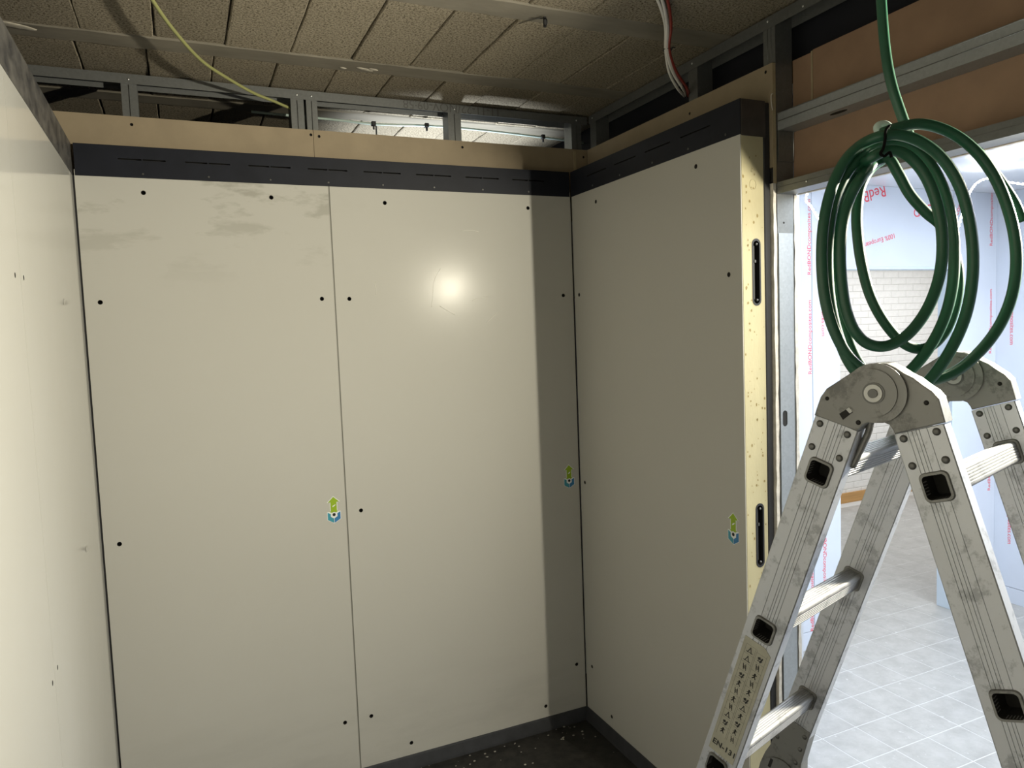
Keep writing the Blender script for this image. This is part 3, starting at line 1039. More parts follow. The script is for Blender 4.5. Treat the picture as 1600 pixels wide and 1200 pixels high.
for (x, z, _) in cand[:295]:
    o = bpy.data.objects.new('brick', brick_me)
    COL.objects.link(o)
    o.location = (x, YBR, z)
    o.rotation_euler = (random.uniform(-0.012, 0.012), 0, random.uniform(-0.006, 0.006))
    o.parent = wk
if cand[295:]:
    bm = bmesh.new()
    for (x, z, _) in cand[295:]:
        add_box(bm, (x + 0.003, YBR - 0.0005, z + 0.003), (x + 0.209, YBR + 0.006, z + 0.0615), 0.0025)
    put(from_bm('brick_field', bm, 'brick', wk), kind='stuff')
w3 = box('wall_end', (6.41, YF + 0.1, 0.0), (6.5, YBR, 2.75), 'brick')
put(w3, 'white end wall of the brick room', 'wall', kind='structure')
w4 = box('wall_inner', (1.30, YF + 0.1, 0.0), (1.40, YBR, 2.75), 'brick')
put(w4, 'white inner wall of the brick room beside the opening', 'wall', kind='structure')
w5 = box('wall_cross', (XR + 0.09, YF, 0.0), (6.5, YF + 0.09, 2.75), 'brick')
put(w5, 'white cross wall behind the film covered side wall', 'wall', kind='structure')
c3 = box('ceiling', (1.30, YF + 0.1, 2.66), (6.5, YBR, 2.72), 'ceilfilm')
put(c3, 'white ceiling of the brick room', 'ceiling', kind='structure')
pb = box('plywood_board', (3.95, YBR - 0.024, 0.0), (5.85, YBR - 0.004, 0.098), 'ply', None, 0.0015)
put(pb, 'orange brown plywood strip along the foot of the white brick wall', 'board')

# printing on the film
UPX, UPZ = (0, 0, 1), (-1, 0, 0)     # reading upwards on a wall that faces -y
TXT = 'RedBONDcomposites.com'


def film_text(parent, body, loc, xdir, ydir, size, align='LEFT'):
    rel(text_mesh('film_print', body, size, frame(loc, xdir, ydir), 'red', None, 0.0002, align), parent)


S1 = 0.036
for z in (0.10, 0.62, 1.52, 2.05):
    film_text(wA, TXT, (1.452, YF - 0.0005, z), (0, 0, 1), (-1, 0, 0), S1)
for z in (0.66, 1.12, 2.12):
    film_text(wA, TXT, (1.548, YF - 0.0005, z), (0, 0, -1), (1, 0, 0), S1)
for z in (0.70, 1.56, 2.22):
    film_text(wA, TXT, (2.945, YF - 0.0005, z), (0, 0, 1), (-1, 0, 0), S1)
for z in (0.78, 1.24, 2.02):
    film_text(wB, TXT, (XR - 0.0005, -0.055, z), (0, 0, -1), (0, -1, 0), S1 * 1.02)
ca, sa = math.cos(math.radians(194)), math.sin(math.radians(194))
film_text(wA, 'RedBOND', (2.03, YF - 0.0005, 2.520), (ca, 0, sa), (-sa, 0, ca), 0.085)
film_text(wA, '100% European', (2.105, YF - 0.0005, 2.272), (ca, 0, sa), (-sa, 0, ca), 0.040)
film_text(wA, 'RedBOND', (2.56, YF - 0.0005, 2.475), (ca, 0, sa), (-sa, 0, ca), 0.07)
film_text(wA, 'RedBONDcomposites', (2.52, YF - 0.0005, 2.20), (math.cos(1.1), 0, math.sin(1.1)), (-math.sin(1.1), 0, math.cos(1.1)), 0.05)

# LED tape: one length hangs loose across the ceiling corner, one stays by the left film panel
def led_tape(name, path, label, group=None, step=0.017):
    root = put(empty(name, path[0]), label, 'led strip', group)
    pts = spline(path, 14)
    t = tube('tape', path, 0.0035, 'led_tape', None, 6, 10)
    rel(t, root)
    bm = bmesh.new()
    acc, last = 0.0, pts[0]
    for p in pts[1:]:
        acc += (p - last).length
        last = p
        if acc >= step:
            acc = 0
            bmesh.ops.create_icosphere(bm, subdivisions=1, radius=0.0056, matrix=Matrix.Translation(p + Vector((0, -0.0025, 0))))
    rel(put(from_bm('led_chips', bm, 'led', None), kind='stuff'), root)
    return root


def on_plane_y(px, py, y):
    v = CAM_R @ Vector(((px - 800) / 1151.37, -(py - 600) / 1151.37, -1))
    t = (y - CAM_LOC.y) / v.y
    return CAM_LOC + v * t


def on_plane_z(px, py, z):
    v = CAM_R @ Vector(((px - 800) / 1151.37, -(py - 600) / 1151.37, -1))
    t = (z - CAM_LOC.z) / v.z
    return CAM_LOC + v * t


led_tape('led_strip', [on_plane_y(px, py, yy) for px, py, yy in ((1640, 292, -0.62), (1600, 288, -0.55), (1565, 283, -0.48), (1543, 279, -0.44), (1526, 286, -0.42), (1514, 302, -0.42), (1506, 324, -0.42), (1500, 345, -0.42), (1493, 368, -0.42), (1487, 392, -0.42))], 'glowing LED tape drooping from the ceiling behind the green hose')
led_tape('led_strip', [Vector((1.315, -0.16, ZF - 0.003))] + [on_plane_y(px, py, yy) for px, py, yy in ( (1259, 308, -0.16), (1267, 323, -0.16), (1276, 338, -0.16), (1286, 354, -0.16), (1296, 372, -0.16))], 'glowing LED tape hanging beside the left film panel')
led_tape('led_strip', [Vector((1.35, -0.95, ZF - 0.006)), Vector((1.9, -0.95, ZF - 0.006)), Vector((2.4, -0.95, ZF - 0.006)), Vector((2.95, -0.95, ZF - 0.006))], 'straight glowing LED tape fixed under the white ceiling')

# ------------------------------------------------------------------ void behind the back wall
wv = box('wall_void', (XL - 0.4, 0.985, 2.0), (1.2, 1.10, 2.80), 'concrete')
put(wv, 'rough pale concrete wall lit in the void above the back wall', 'wall', kind='structure')
vt = put(empty('conduit', (-0.9, 0.29, 2.74)), 'pale green conduit clipped under the slab in the lit void', 'conduit')
vp = [(-1.30, 0.30, 2.742), (-0.95, 0.295, 2.735), (-0.78, 0.295, 2.731), (-0.52, 0.295, 2.743), (-0.25, 0.295, 2.741), (0.10, 0.295, 2.728), (0.30, 0.295, 2.715)]
rel(tube('conduit_tube', vp, 0.0055, 'tube_pale', None, 8, 6), vt)
for (x, z) in ((-0.80, 2.731), (-0.56, 2.742), (0.02, 2.733)):
    bm = bmesh.new()
    add_box(bm, (x - 0.009, 0.284, z - 0.009), (x + 0.009, 0.304, z + 0.010), 0.002)
    add_box(bm, (x - 0.003, 0.290, z - 0.024), (x + 0.004, 0.298, z - 0.006), 0.001)
    rel(from_bm('pipe_clip', bm, 'rubber'), vt)
rel(tube('hanger_rod', [(-0.79, 0.29, 2.722), (-0.79, 0.29, 2.45)], 0.0035, 'steel', None, 8, 1, smooth_path=False), vt)
# floor of the void so that no light falls through
vl = put(empty('work_lamp', (-0.40, 0.52, 0)), 'small LED work lamp standing in the void behind the back wall', 'lamp')
rel(box('lamp_body', (-0.46, 0.48, 1.97), (-0.34, 0.56, 2.02), 'rubber', None, 0.006, 2), vl)
rel(tube('lamp_pole', [(-0.40, 0.52, 0.02), (-0.40, 0.52, 1.972)], 0.012, 'steel', None, 10, 1, smooth_path=False), vl)
rel(box('lamp_foot', (-0.52, 0.40, 0.0), (-0.28, 0.64, 0.022), 'rubber', None, 0.006, 2), vl)

# ------------------------------------------------------------------ lamp at the doorway (outside the picture)
wl2 = put(empty('flood_lamp', LAMP_POS), 'flat LED flood lamp clamped under the door header', 'lamp')
x_, y_, z_ = LAMP_POS
rel(box('lamp_body', (x_ + 0.006, y_ - 0.055, z_ - 0.055), (x_ + 0.040, y_ + 0.055, z_ + 0.055), 'bulb', None, 0.006, 2), wl2)
rel(box('lamp_bracket', (x_ + 0.012, y_ - 0.012, z_ + 0.050), (x_ + 0.024, y_ + 0.012, 2.2160), 'steel', None, 0.001), wl2)

# ------------------------------------------------------------------ cables at the ceiling
cy = tube('cable', [(-1.78, -1.25, 2.765), (-1.70, -0.95, 2.757), (-1.632, -0.655, 2.742), (-1.575, -0.46, 2.735), (-1.50, -0.26, 2.731), (-1.41, -0.12, 2.727), (-1.32, -0.02, 2.718), (-1.25, 0.03, 2.712), (-1.19, 0.08, 2.708), (-1.10, 0.16, 2.706)], 0.0055, 'cable_yellow', None, 10, 8)
put(cy, 'thin yellow green cable hanging from the ceiling into the back stud frame', 'cable')

wbn = put(empty('wire_bundle', (-0.30, -1.10, 2.76)), 'bundle of white and dark red wires tied together beside the right stud frame', 'wires')
base = [on_plane_y(1032, -12, -1.08), on_plane_y(1040, 16, -1.02), on_plane_y(1044, 44, -0.95), on_plane_y(1043, 78, -0.88), on_plane_y(1052, 112, -0.80), on_plane_y(1066, 136, -0.74)]
base = [Vector(p) for p in base]
base.append(Vector((0.16, -0.62, 2.665)))
offs = [(-0.010, 0.004), (-0.004, -0.005), (0.002, 0.005), (0.008, -0.004), (0.011, 0.004), (-0.001, 0.000)]
cols = ['cable_white', 'cable_white', 'cable_grey', 'cable_red', 'cable_red', 'cable_white']
spread = [2.6, 2.0, 1.5, 1.0, 2.0, 2.6, 1.2]
rgt = CAM_R @ Vector((1, 0, 0))
fwd = CAM_R @ Vector((0, 0, -1))
for i, ((a, b), c) in enumerate(zip(offs, cols)):
    pts = [p + rgt * (a * s * 0.6 + (0.0015 * math.sin(i * 2 + k))) + fwd * b * s * 0.6 for k, (p, s) in enumerate(zip(base, spread))]
    rel(tube('wire', pts, 0.0046, c, None, 8, 8), wbn)
tie = base[3]
ring = [tie + rgt * 0.0140 * math.cos(t) + fwd * 0.0120 * math.sin(t) for t in [i * math.pi / 6 for i in range(13)]]
rel(tube('cable_tie', ring, 0.0016, 'rubber', None, 6, 3), wbn)
rel(tube('tie_tail', [tie + rgt * 0.010, tie + rgt * 0.018 + Vector((0, 0, 0.008)), tie + rgt * 0.026 + Vector((0, 0, 0.006))], 0.0022, 'rubber', None, 6, 3), wbn)

hk = put(empty('ceiling_hook', (-0.54, -0.84, ZC - 0.012)), 'small black hook fixed to the concrete beam of the ceiling', 'hook')
bm = bmesh.new()
add_box(bm, (-0.548, -0.848, ZC - 0.040), (-0.538, -0.842, ZC - 0.008), 0.0015)
rel(from_bm('hook_plate', bm, 'rubber'), hk)
rel(tube('hook_loop', [(-0.543, -0.848, ZC - 0.014), (-0.543, -0.858, ZC - 0.022), (-0.543, -0.858, ZC - 0.034), (-0.543, -0.848, ZC - 0.039)], 0.002, 'rubber', None, 6, 4), hk)
rel(tube('hook_wire', [(-0.545, -0.838, ZC - 0.010), (-0.570, -0.832, ZC - 0.013)], 0.0018, 'rivet', None, 6, 1, smooth_path=False), hk)

# ------------------------------------------------------------------ articulated aluminium ladder
PIV = Vector((-0.7537, -2.1956, 1.7133))
TH = 0.3153
LW = 0.3247            # outer face of the near stile to inner face of the far stile
ST = 0.0255            # stile thickness
A_L, A_R = 0.3326, 0.3005
N0, N1 = 0.0052, 0.0697
R0 = {'L': 0.1408, 'R': 0.1384}
PIT = 0.28
ladder = put(empty('step_ladder', (PIV.x, PIV.y, 0), TH), 'dirty aluminium folding ladder standing open in front of the doorway', 'ladder')


def lad(w, u, z):
    """ladder space: w along the rungs, u across the opening of the A, z up from the pivot"""
    return Vector((w, -u, z + PIV.z))


def leg_frame(side):
    if side == 'L':
        d = (-math.sin(A_L), -math.cos(A_L))
        n = (-math.cos(A_L), math.sin(A_L))
    else:
        d = (math.sin(A_R), -math.cos(A_R))
        n = (math.cos(A_R), math.sin(A_R))
    return lambda w, n_, r: lad(w, n[0] * n_ + d[0] * r, n[1] * n_ + d[1] * r)


LEG = {'L': leg_frame('L'), 'R': leg_frame('R')}
FOOT = {'L': 1.8235, 'R': 1.8030}


def stile_profile(flip):
    """(w, n) cross-section, grooved on both broad faces"""
    gr = [0.0485, 0.0385, 0.0345, 0.0292, 0.0238]
    t, g = ST, 0.0007
    pts = [(0.0015, N0), (0.0, N0 + 0.0015)]
    for c in sorted(gr):
        pts += [(0, c - 0.0006), (g * 1.6, c - 0.0003), (g * 1.6, c + 0.0003), (0, c + 0.0006)]
    pts += [(0.0, N1 - 0.0015), (0.0015, N1), (t - 0.0015, N1), (t, N1 - 0.0015)]
    for c in sorted(gr, reverse=True):
        pts += [(t, c + 0.0006), (t - g * 1.6, c + 0.0003), (t - g * 1.6, c - 0.0003), (t, c - 0.0006)]
    pts += [(t, N0 + 0.0015), (t - 0.0015, N0)]
    return pts


def rsq(hw, hh, rad, n=5):
    out = []
    for cx, cy, a0 in ((hw - rad, hh - rad, 0), (-hw + rad, hh - rad, 90), (-hw + rad, -hh + rad, 180), (hw - rad, -hh + rad, 270)):
        for i in range(n + 1):
            a = math.radians(a0 + 90 * i / n)
            out.append((cx + rad * math.cos(a), cy + rad * math.sin(a)))
    return out


def stile(side, w0, r0, r1, rungs):
    f = LEG[side]
    prof = stile_profile(False)
    n = len(prof)
    vs = [f(w0 + w, nn, r) for r in (r0, r1) for (w, nn) in prof]
    bm = bmesh.new()
    bv = [bm.verts.new(v) for v in vs]
    for i in range(n):
        bm.faces.new((bv[i], bv[(i + 1) % n], bv[n + (i + 1) % n], bv[n + i]))
    a = bm.faces.new([bv[i] for i in range(n - 1, -1, -1)])
    b = bm.faces.new([bv[n + i] for i in range(n)])
    bm.normal_update()
    bmesh.ops.triangulate(bm, faces=[a, b])
    solid = from_bm('stile', bm, 'alu')
    # punch the rung openings
    bm = bmesh.new()
    nc = (N0 + N1) / 2
    for r in rungs:
        sec = rsq(0.0172, 0.0182, 0.007)
        p = [bm.verts.new(f(w0 - 0.02, nc + q[0], r + q[1])) for q in sec]
        o = [bm.verts.new(f(w0 + ST + 0.02, nc + q[0], r + q[1])) for q in sec]
        k = len(sec)
        for i in range(k):
            bm.faces.new((p[i], p[(i + 1) % k], o[(i + 1) % k], o[i]))
        bm.faces.new(p[::-1])
        bm.faces.new(o)
    cut = from_bm('cutter', bm, 'alu')
    md = solid.modifiers.new('holes', 'BOOLEAN')
    md.operation = 'DIFFERENCE'
    md.solver = 'EXACT'
    md.object = cut
    dg = bpy.context.evaluated_depsgraph_get()
    me = bpy.data.meshes.new_from_object(solid.evaluated_get(dg))
    bpy.data.objects.remove(solid, do_unlink=True)
    bpy.data.objects.remove(cut, do_unlink=True)
    o = bpy.data.objects.new('stile', me)
    COL.objects.link(o)
    o.parent = ladder
    return o


def rung(side, r):
    f = LEG[side]
    nc = (N0 + N1) / 2
    base_o = rsq(0.0155, 0.0165, 0.006)
    # ribs on the tread (side facing up) : add shallow teeth to the section
    outer = []
    m = len(base_o)
    for i in range(m):
        p, q = base_o[i], base_o[(i + 1) % m]
        outer.append(p)
        L = math.hypot(q[0] - p[0], q[1] - p[1])
        if L > 0.01:
            nx, ny = -(q[1] - p[1]) / L, (q[0] - p[0]) / L
            teeth = 5
            for k in range(teeth):
                for tt, hgt in ((0.18, 0), (0.30, 0.0009), (0.62, 0.0009), (0.74, 0)):
                    s = (k + tt) / teeth
                    outer.append((p[0] + (q[0] - p[0]) * s + nx * hgt, p[1] + (q[1] - p[1]) * s + ny * hgt))
    n = len(outer)
    vs, fs = [], []
    for w in (-0.001, LW + ST + 0.001):
        vs += [f(w, nc + p[0], r + p[1]) for p in outer]
    for i in range(n):
        fs.append((i, (i + 1) % n, n + (i + 1) % n, n + i))
    ru = pydata('rung', vs, fs, 'alu_rung', ladder)
    # rolled collars outside each stile; open ends capped inside, coloured dark for depth shade
    for (w0, sgn) in ((0.0, -1), (ST, 1), (LW, -1), (LW + ST, 1)):
        open_end = (w0 == 0.0) or (w0 == LW + ST)
        o1, o2, i1 = rsq(0.0192, 0.0203, 0.0085), rsq(0.0180, 0.0191, 0.0080), rsq(0.0150, 0.0160, 0.0058)
        loops = [[f(w0, nc + p[0], r + p[1]) for p in o1], [f(w0 + sgn * 0.0030, nc + p[0], r + p[1]) for p in o2], [f(w0 + sgn * 0.0030, nc + p[0], r + p[1]) for p in i1]]
        if open_end:
            loops.append([f(w0 - sgn * 0.035, nc + p[0] * 0.93, r + p[1] * 0.93) for p in i1])
        k = len(o1)
        v = [x for l in loops for x in l]
        ff, mi = [], []
        for a in range(len(loops) - 1):
            for i in range(k):
                ff.append((a * k + i, a * k + (i + 1) % k, (a + 1) * k + (i + 1) % k, (a + 1) * k + i))
                mi.append(1 if a == 2 else 0)
        if open_end:
            ff.append(tuple((len(loops) - 1) * k + i for i in range(k)))
            mi.append(1)
        pydata('rung_collar', v, ff, ['hinge', 'hole'], ru, False, mi)
    return ru


R_TOP, R_MID0, R_MID1 = 0.061, 0.832, 0.968
for side in 'LR':
    for w0 in (0.0, LW):
        stile(side, w0, R_TOP, R_MID0, [R0[side] + PIT * k for k in range(3)])
        stile(side, w0, R_MID1, FOOT[side] - 0.025, [1.10 + PIT * k for k in range(3)])
    for k in range(3):
        rung(side, R0[side] + PIT * k)
    for k in range(3):
        rung(side, 1.10 + PIT * k)
    # rubber feet
    f = LEG[side]
    for w0 in (0.0, LW):
        zflat = 0.0
        vs = []
        for r in (FOOT[side] - 0.055, None):
            for (w, nn) in ((w0 - 0.003, N0 - 0.003), (w0 + ST + 0.003, N0 - 0.003), (w0 + ST + 0.003, N1 + 0.003), (w0 - 0.003, N1 + 0.003)):
                if r is not None:
                    vs.append(f(w, nn, r))
                else:
                    p = f(w, nn, FOOT[side] - 0.055)
                    q = f(w, nn, FOOT[side] + 0.1)
                    t = (p.z - 0.0) / (p.z - q.z)
                    vs.append(p.lerp(q, t))
        pydata('foot', vs, [(0, 1, 2, 3), (7, 6, 5, 4), (0, 4, 5, 1), (1, 5, 6, 2), (2, 6, 7, 3), (3, 7, 4, 0)], 'rubber', ladder)


def prism(name, uz, w0, w1, m, parent, bevel=0.0015):
    """(u, z) outline extruded along the rung direction"""
    bm = bmesh.new()
    a = [bm.verts.new(lad(w0, u, z)) for u, z in uz]
    b = [bm.verts.new(lad(w1, u, z)) for u, z in uz]
    n = len(uz)
    fa = bm.faces.new(a)
    fb = bm.faces.new(b[::-1])
    for i in range(n):
        bm.faces.new((a[i], b[i], b[(i + 1) % n], a[(i + 1) % n]))
    bmesh.ops.recalc_face_normals(bm, faces=bm.faces)
    if bevel:
        bmesh.ops.bevel(bm, geom=list(fa.edges), offset=bevel, segments=2, affect='EDGES', profile=0.5)
    bmesh.ops.triangulate(bm, faces=[f for f in bm.faces if len(f.verts) > 4])
    return from_bm(name, bm, m, parent)


def disc(name, c, r, w0, w1, m, parent, n=32, bevel=0.001):
    return prism(name, [(c[0] + r * math.cos(2 * math.pi * i / n), c[1] + r * math.sin(2 * math.pi * i / n)) for i in range(n)], w0, w1, m, parent, bevel)


def dome(name, p, r, axis_sign, parent, m='rivet'):
    bm = bmesh.new()
    bmesh.ops.create_uvsphere(bm, u_segments=10, v_segments=6, radius=r, matrix=Matrix.Translation(p) @ Matrix.Diagonal((0.55, 1, 1, 1)))
    return from_bm(name, bm, m, parent, True)


LEFT_PL = [(-0.0853, -0.0357), (-0.0818, -0.0243), (-0.0760, -0.0085), (-0.0670, 0.0040), (-0.0516, 0.0143), (-0.0365, 0.0244), (-0.0218, 0.0342), (-0.0094, 0.0397), (0.0027, 0.0412), (0.020, 0.036), (0.032, 0.026), (0.039, 0.012), (0.041, 0.0), (0.0385, -0.014), (0.030, -0.029), (0.0185, -0.0368), (0.0106, -0.0409), (-0.0096, -0.0423), (-0.0169, -0.0455), (-0.0242, -0.0545), (-0.043, -0.105), (-0.060, -0.100), (-0.098, -0.088), (-0.104, -0.085)]
RIGHT_PL = [(0.0867, -0.0353), (0.0822, -0.0178), (0.0786, -0.0041), (0.0713, 0.0046), (0.0603, 0.0122), (0.0492, 0.0210), (0.0378, 0.0268), (0.0263, 0.0348), (0.0146, 0.0403), (0.0027, 0.0406), (-0.012, 0.0), (0.0, -0.0405), (0.0106, -0.0406), (0.0175, -0.0431), (0.0224, -0.0501), (0.0244, -0.0551)]
LEFT_VIS = LEFT_PL[:20]
for (w0, sgn, wi) in ((0.0, -1, ST), (LW, 1, LW)):
    # w0..: near hinge shows its outer face, far hinge its inner face
    lo_w, hi_w = (w0 - 0.0015, w0 + ST + 0.002) if w0 == 0.0 else (w0 - 0.0015, w0 + ST + 0.002)
    hroot = prism('hinge_plate', LEFT_VIS, lo_w - 0.0035, hi_w + 0.002, 'hinge', ladder, 0.0016)
    prism('hinge_plate', RIGHT_PL, lo_w, hi_w, 'hinge', ladder, 0.0016)
    for (wa, wb_) in ((lo_w - 0.0035, -1), (hi_w + 0.002, 1)):
        disc('hinge_rim', (0.001, 0.0), 0.0412, wa, wa + wb_ * 0.0014, 'hinge', hroot, 36, 0.0006)
        disc('hinge_disc', (-0.003, 0.0), 0.0335, wa + wb_ * 0.0010, wa + wb_ * 0.0036, 'hinge', hroot, 36, 0.0012)
        disc('hinge_washer', (0, 0), 0.0150, wa + wb_ * 0.0030, wa + wb_ * 0.0046, 'rivet', hroot, 24, 0.0006)
        disc('hinge_washer', (0, 0), 0.0122, wa + wb_ * 0.0036, wa + wb_ * 0.0060, 'hinge_light', hroot, 24, 0.0006)
        disc('hinge_bolt', (0, 0), 0.0064, wa + wb_ * 0.0056, wa + wb_ * 0.0080, 'rivet', hroot, 18, 0.0012)
        # latch slot with its sliding tongue
        prism('latch_slot', [(-0.0486, -0.0314), (-0.0283, -0.0173), (-0.0230, -0.0224), (-0.0433, -0.0398)], wa + wb_ * 0.0001, wa + wb_ * 0.0006, 'hole', hroot, 0)
        prism('latch_tongue', [(-0.0385, -0.0245), (-0.0292, -0.0180), (-0.0240, -0.0228), (-0.0335, -0.0300)], wa + wb_ * 0.0004, wa + wb_ * 0.0014, 'hinge_light', hroot, 0)
        for (u, z, rr) in ((-0.066, -0.0103, 0.0030), (-0.0221, -0.0423, 0.0036), (0.0641, -0.0107, 0.0034)):
            dome('hinge_pin', lad(wa if u < 0 else (lo_w if wb_ < 0 else hi_w), u, z), rr, 0, hroot, 'hole')
    for (u, z) in ((-0.0791, -0.0481), (-0.0397, -0.0613), (-0.0915, -0.0831), (-0.0511, -0.0964), (0.0760, -0.0481), (0.0356, -0.0609), (0.0869, -0.0842), (0.0467, -0.0967)):
        for wf_ in (w0 - 0.0004, w0 + ST + 0.0004):
            dome('rivet', lad(wf_, u, z), 0.0053, 0, ladder)

# middle hinges on every stile, locked straight
for side in 'LR':
    f = LEG[side]
    d0, n0_ = (0, 0), None
    for w0 in (0.0, LW):
        rc = 0.90
        def uz(nn, r):
            p = f(0, nn, r)
            return (-p.y, p.z - PIV.z)
        out = [(N0 + 0.001, 0.765), (N0 - 0.004, 0.84), (N0 - 0.014, 0.872), (N0 - 0.018, 0.90), (N0 - 0.014, 0.928), (N0 - 0.004, 0.96), (N0 + 0.001, 1.035), (N1 - 0.001, 1.035), (N1 - 0.001, 0.955), (N1 + 0.004, 0.93), (N1 + 0.006, 0.90), (N1 + 0.004, 0.87), (N1 - 0.001, 0.845), (N1 - 0.001, 0.765)]
        hp = prism('hinge_plate', [uz(a, b) for a, b in out], w0 - 0.002, w0 + ST + 0.002, 'hinge', ladder, 0.0014)
        c = uz(0.030, rc)
        for (wa, sg) in ((w0 - 0.002, -1), (w0 + ST + 0.002, 1)):
            disc('hinge_disc', c, 0.041, wa, wa + sg * 0.0034, 'hinge', hp, 32, 0.0010)
            disc('hinge_washer', c, 0.0125, wa + sg * 0.003, wa + sg * 0.0055, 'hinge_light', hp, 20, 0.0005)
            disc('hinge_bolt', c, 0.0064, wa + sg * 0.005, wa + sg * 0.0076, 'rivet', hp, 16, 0.0010)
            sl = [uz(a, b) for a, b in ((0.052, 0.872), (0.058, 0.872), (0.058, 0.893), (0.052, 0.893))]
            prism('latch_slot', sl, wa + sg * 0.0034, wa + sg * 0.0040, 'hole', hp, 0)
            for (a, b) in ((N0 + 0.008, 0.78), (N0 + 0.008, 0.812), (N0 + 0.007, 0.845), (N1 - 0.008, 0.785), (N1 - 0.008, 0.82), (N0 + 0.008, 1.02), (N1 - 0.008, 1.02), (N0 + 0.008, 0.985), (N1 - 0.008, 0.985)):
                q = uz(a, b)
                dome('rivet', lad(wa, q[0], q[1]), 0.0048, 0, hp)

# hanging lock strap on the inside of the left stile
fL = LEG['L']
strap = tube('lock_strap', [fL(0.020, N0 - 0.004, 0.040), fL(0.022, N0 - 0.006, 0.060), fL(0.024, N0 - 0.004, 0.085), fL(0.024, N0 - 0.001, 0.120)], 0.0050, 'hinge', ladder, 8, 6)

# instruction label on the near left stile
lw = -0.0006
lab_pts = [(0.0622, 0.447), (0.026, 0.447), (0.0135, 0.456), (0.0125, 0.676), (0.0605, 0.676)]
lv = [fL(lw, a, b) for a, b in lab_pts] + [fL(0.0, a, b) for a, b in lab_pts]
lab = pydata('instruction_label', lv, [(0, 1, 2, 3, 4)] + [(i, (i + 1) % 5, 5 + (i + 1) % 5, 5 + i) for i in range(5)], 'label', ladder)
lab['label'] = 'worn cream instruction label'
org = fL(lw - 0.0003, 0.0575, 0.6585)
xd = fL(0, 0, 0) - fL(0, 1, 0)
yd = fL(0, 0, 0) - fL(0, 0, 1)
text_mesh('label_lettering', 'EN-131', 0.0138, frame(org, xd, yd), 'ink', lab, 0.0001, 'LEFT', 1.08, 0.0004)
bm = bmesh.new()
rnd = random.Random(5)


def ink_quad(cn, cr, hn, hr, ang=0.0):
    if hn > 0.0003 and hr > 0.0003:
        hn, hr = hn * 1.35, hr * 1.35
    ca_, sa_ = math.cos(ang), math.sin(ang)
    q = []
    for (a, b) in ((-hn, -hr), (hn, -hr), (hn, hr), (-hn, hr)):
        q.append(bm.verts.new(fL(lw - 0.0003, cn + a * ca_ - b * sa_, cr + a * sa_ + b * ca_)))
    bm.faces.new(q)


for (cn) in (0.0470, 0.0270):
    ink_quad(cn + 0.0088, 0.550, 0.00014, 0.092)
    ink_quad(cn - 0.0088, 0.550, 0.00014, 0.092)
    for r in range(11):
        cr = 0.466 + r * 0.0163 + (0.004 if cn < 0.03 else 0)
        ink_quad(cn, cr - 0.0081, 0.0088, 0.00014)
        kind = rnd.randrange(4)
        if kind == 0:       # little ladder
            for s in (-0.0022, 0.0022):
                ink_quad(cn + s, cr, 0.00045, 0.0042, 0.25)
            for s in (-0.002, 0, 0.002):
                ink_quad(cn, cr + s, 0.002, 0.0004)
        elif kind == 1:     # walking figure
            ink_quad(cn, cr - 0.0034, 0.0011, 0.0011, 0.7)
            ink_quad(cn, cr, 0.0009, 0.0026, 0.2)
            ink_quad(cn + 0.0015, cr + 0.003, 0.0006, 0.0022, -0.6)
            ink_quad(cn - 0.0013, cr + 0.003, 0.0006, 0.0022, 0.6)
            ink_quad(cn, cr - 0.001, 0.003, 0.0005, 0.4)
        elif kind == 2:     # A shape on the ground
            ink_quad(cn + 0.0016, cr, 0.0005, 0.0042, -0.36)
            ink_quad(cn - 0.0016, cr, 0.0005, 0.0042, 0.36)
            ink_quad(cn, cr + 0.0042, 0.0045, 0.0004)
        else:               # figure beside a load
            ink_quad(cn + 0.002, cr - 0.001, 0.0018, 0.0016, 0.5)
            ink_quad(cn - 0.002, cr + 0.001, 0.0009, 0.0036, -0.3)
            ink_quad(cn, cr + 0.0032, 0.0032, 0.0005, 0.2)
from_bm('pictogram_print', bm, 'ink', lab)

# ------------------------------------------------------------------ green garden hose hung over the ladder
hose = put(empty('garden_hose', (-0.55, -1.9, 1.75)), 'coiled green garden hose hanging from above over the ladder top', 'hose')
RH = 0.0083


def H(pts, d0, d1=None):
    n = len(pts)
    return [at_depth(p[0], p[1], d0 + ((d1 if d1 is not None else d0) - d0) * i / (n - 1)) for i, p in enumerate(pts)]


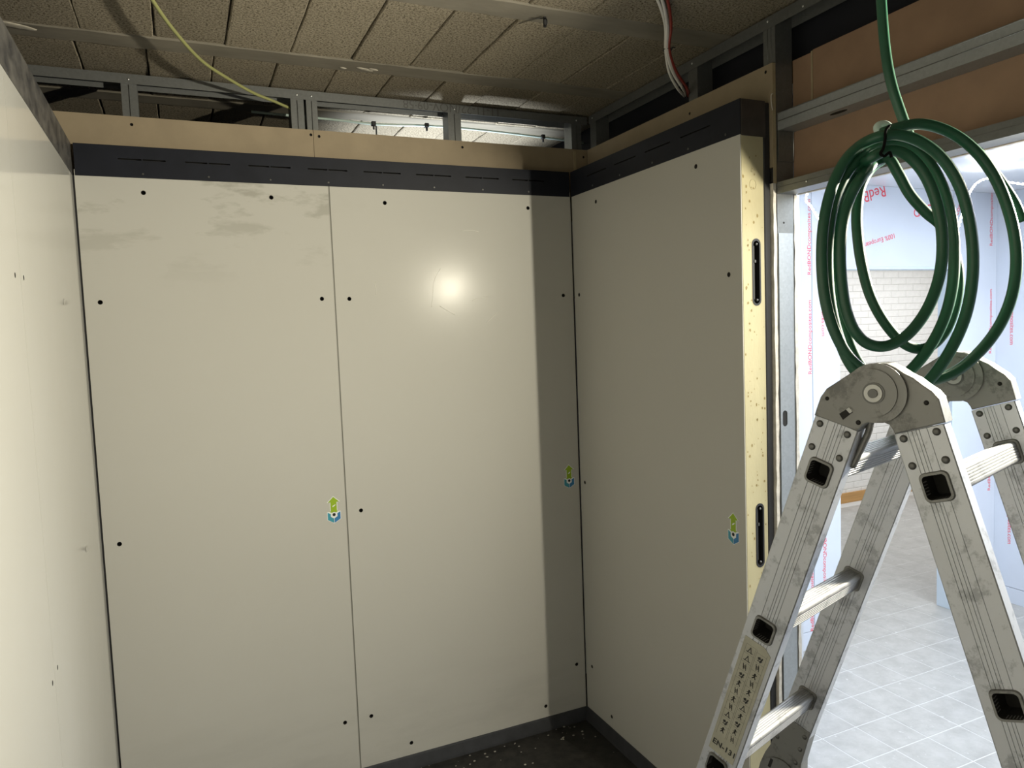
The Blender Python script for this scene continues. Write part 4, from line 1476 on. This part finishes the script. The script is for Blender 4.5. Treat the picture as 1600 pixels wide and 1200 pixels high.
# drop from the ceiling, then over the right as the largest loop
drop = H([(1371, -170), (1374, -60), (1379, 30), (1385, 90), (1394, 135), (1408, 178), (1424, 222), (1436, 262)], 1.175, 1.165)
rel(tube('hose_drop', drop, RH * 0.95, 'hose', None, 14, 10), hose)
loops = [
    # outermost loop to the right
    ([(1378, 208), (1402, 200), (1440, 194), (1483, 206), (1520, 232), (1549, 268), (1570, 312), (1584, 362), (1588, 412), (1581, 462), (1562, 508), (1532, 548), (1494, 580), (1452, 596), (1410, 600), (1368, 588), (1330, 562), (1304, 518), (1289, 466), (1284, 408), (1287, 350), (1299, 296), (1320, 252), (1348, 225)], 1.130, 1.112),
    # second: falls right, crosses low in front of the far hinge
    ([(1380, 212), (1412, 212), (1446, 226), (1476, 252), (1499, 290), (1513, 336), (1520, 388), (1519, 440), (1509, 492), (1489, 540), (1462, 582), (1432, 612), (1396, 622), (1360, 604), (1328, 568), (1308, 520), (1297, 470), (1293, 412), (1296, 352), (1308, 302), (1329, 262), (1354, 237)], 1.100, 1.128),
    # third
    ([(1382, 223), (1410, 222), (1438, 238), (1462, 270), (1479, 310), (1488, 352), (1491, 398), (1488, 448), (1476, 496), (1454, 540), (1425, 576), (1392, 600), (1364, 594), (1338, 560), (1320, 514), (1308, 462), (1303, 404), (1306, 346), (1318, 300), (1338, 266)], 1.140, 1.142),
    # fourth: smallest ring in front
    ([(1362, 246), (1390, 235), (1418, 243), (1443, 270), (1461, 310), (1471, 356), (1472, 402), (1464, 446), (1446, 488), (1419, 522), (1388, 540), (1358, 538), (1336, 518), (1322, 484), (1315, 440), (1313, 392), (1317, 346), (1328, 308), (1345, 278)], 1.105, 1.108),
    # fifth: paler strand at the back
    ([(1368, 254), (1388, 248), (1404, 272), (1422, 304), (1447, 332), (1470, 352), (1488, 386), (1497, 428), (1494, 470), (1480, 512), (1458, 538), (1434, 545), (1408, 533), (1380, 500), (1359, 459), (1346, 410), (1340, 366), (1339, 332), (1344, 294), (1360, 264), (1384, 246)], 1.150, 1.165),
]
chain = []
for pts, d0, d1 in loops:
    chain += H(pts, d0, d1)
rel(tube('hose_coil', chain, RH, 'hose', None, 14, 7), hose)
# free end behind the largest loop
rel(tube('hose_end', H([(1526, 236), (1550, 266), (1570, 294), (1586, 320), (1597, 346)], 1.155, 1.16), RH, 'hose', None, 14, 7), hose)
rel(tube('hose_loop', H([(1388, 214), (1374, 206), (1371, 199), (1376, 195), (1386, 196), (1396, 206)], 1.150), RH * 0.75, 'tube_pale', None, 10, 6), hose)
# thin black tie round the bundle
rel(tube('hose_tie', H([(1390, 196), (1384, 204), (1383, 218), (1380, 232), (1376, 240), (1382, 244), (1390, 238), (1393, 246)], 1.084, 1.086), 0.0021, 'tie', None, 6, 6), hose)
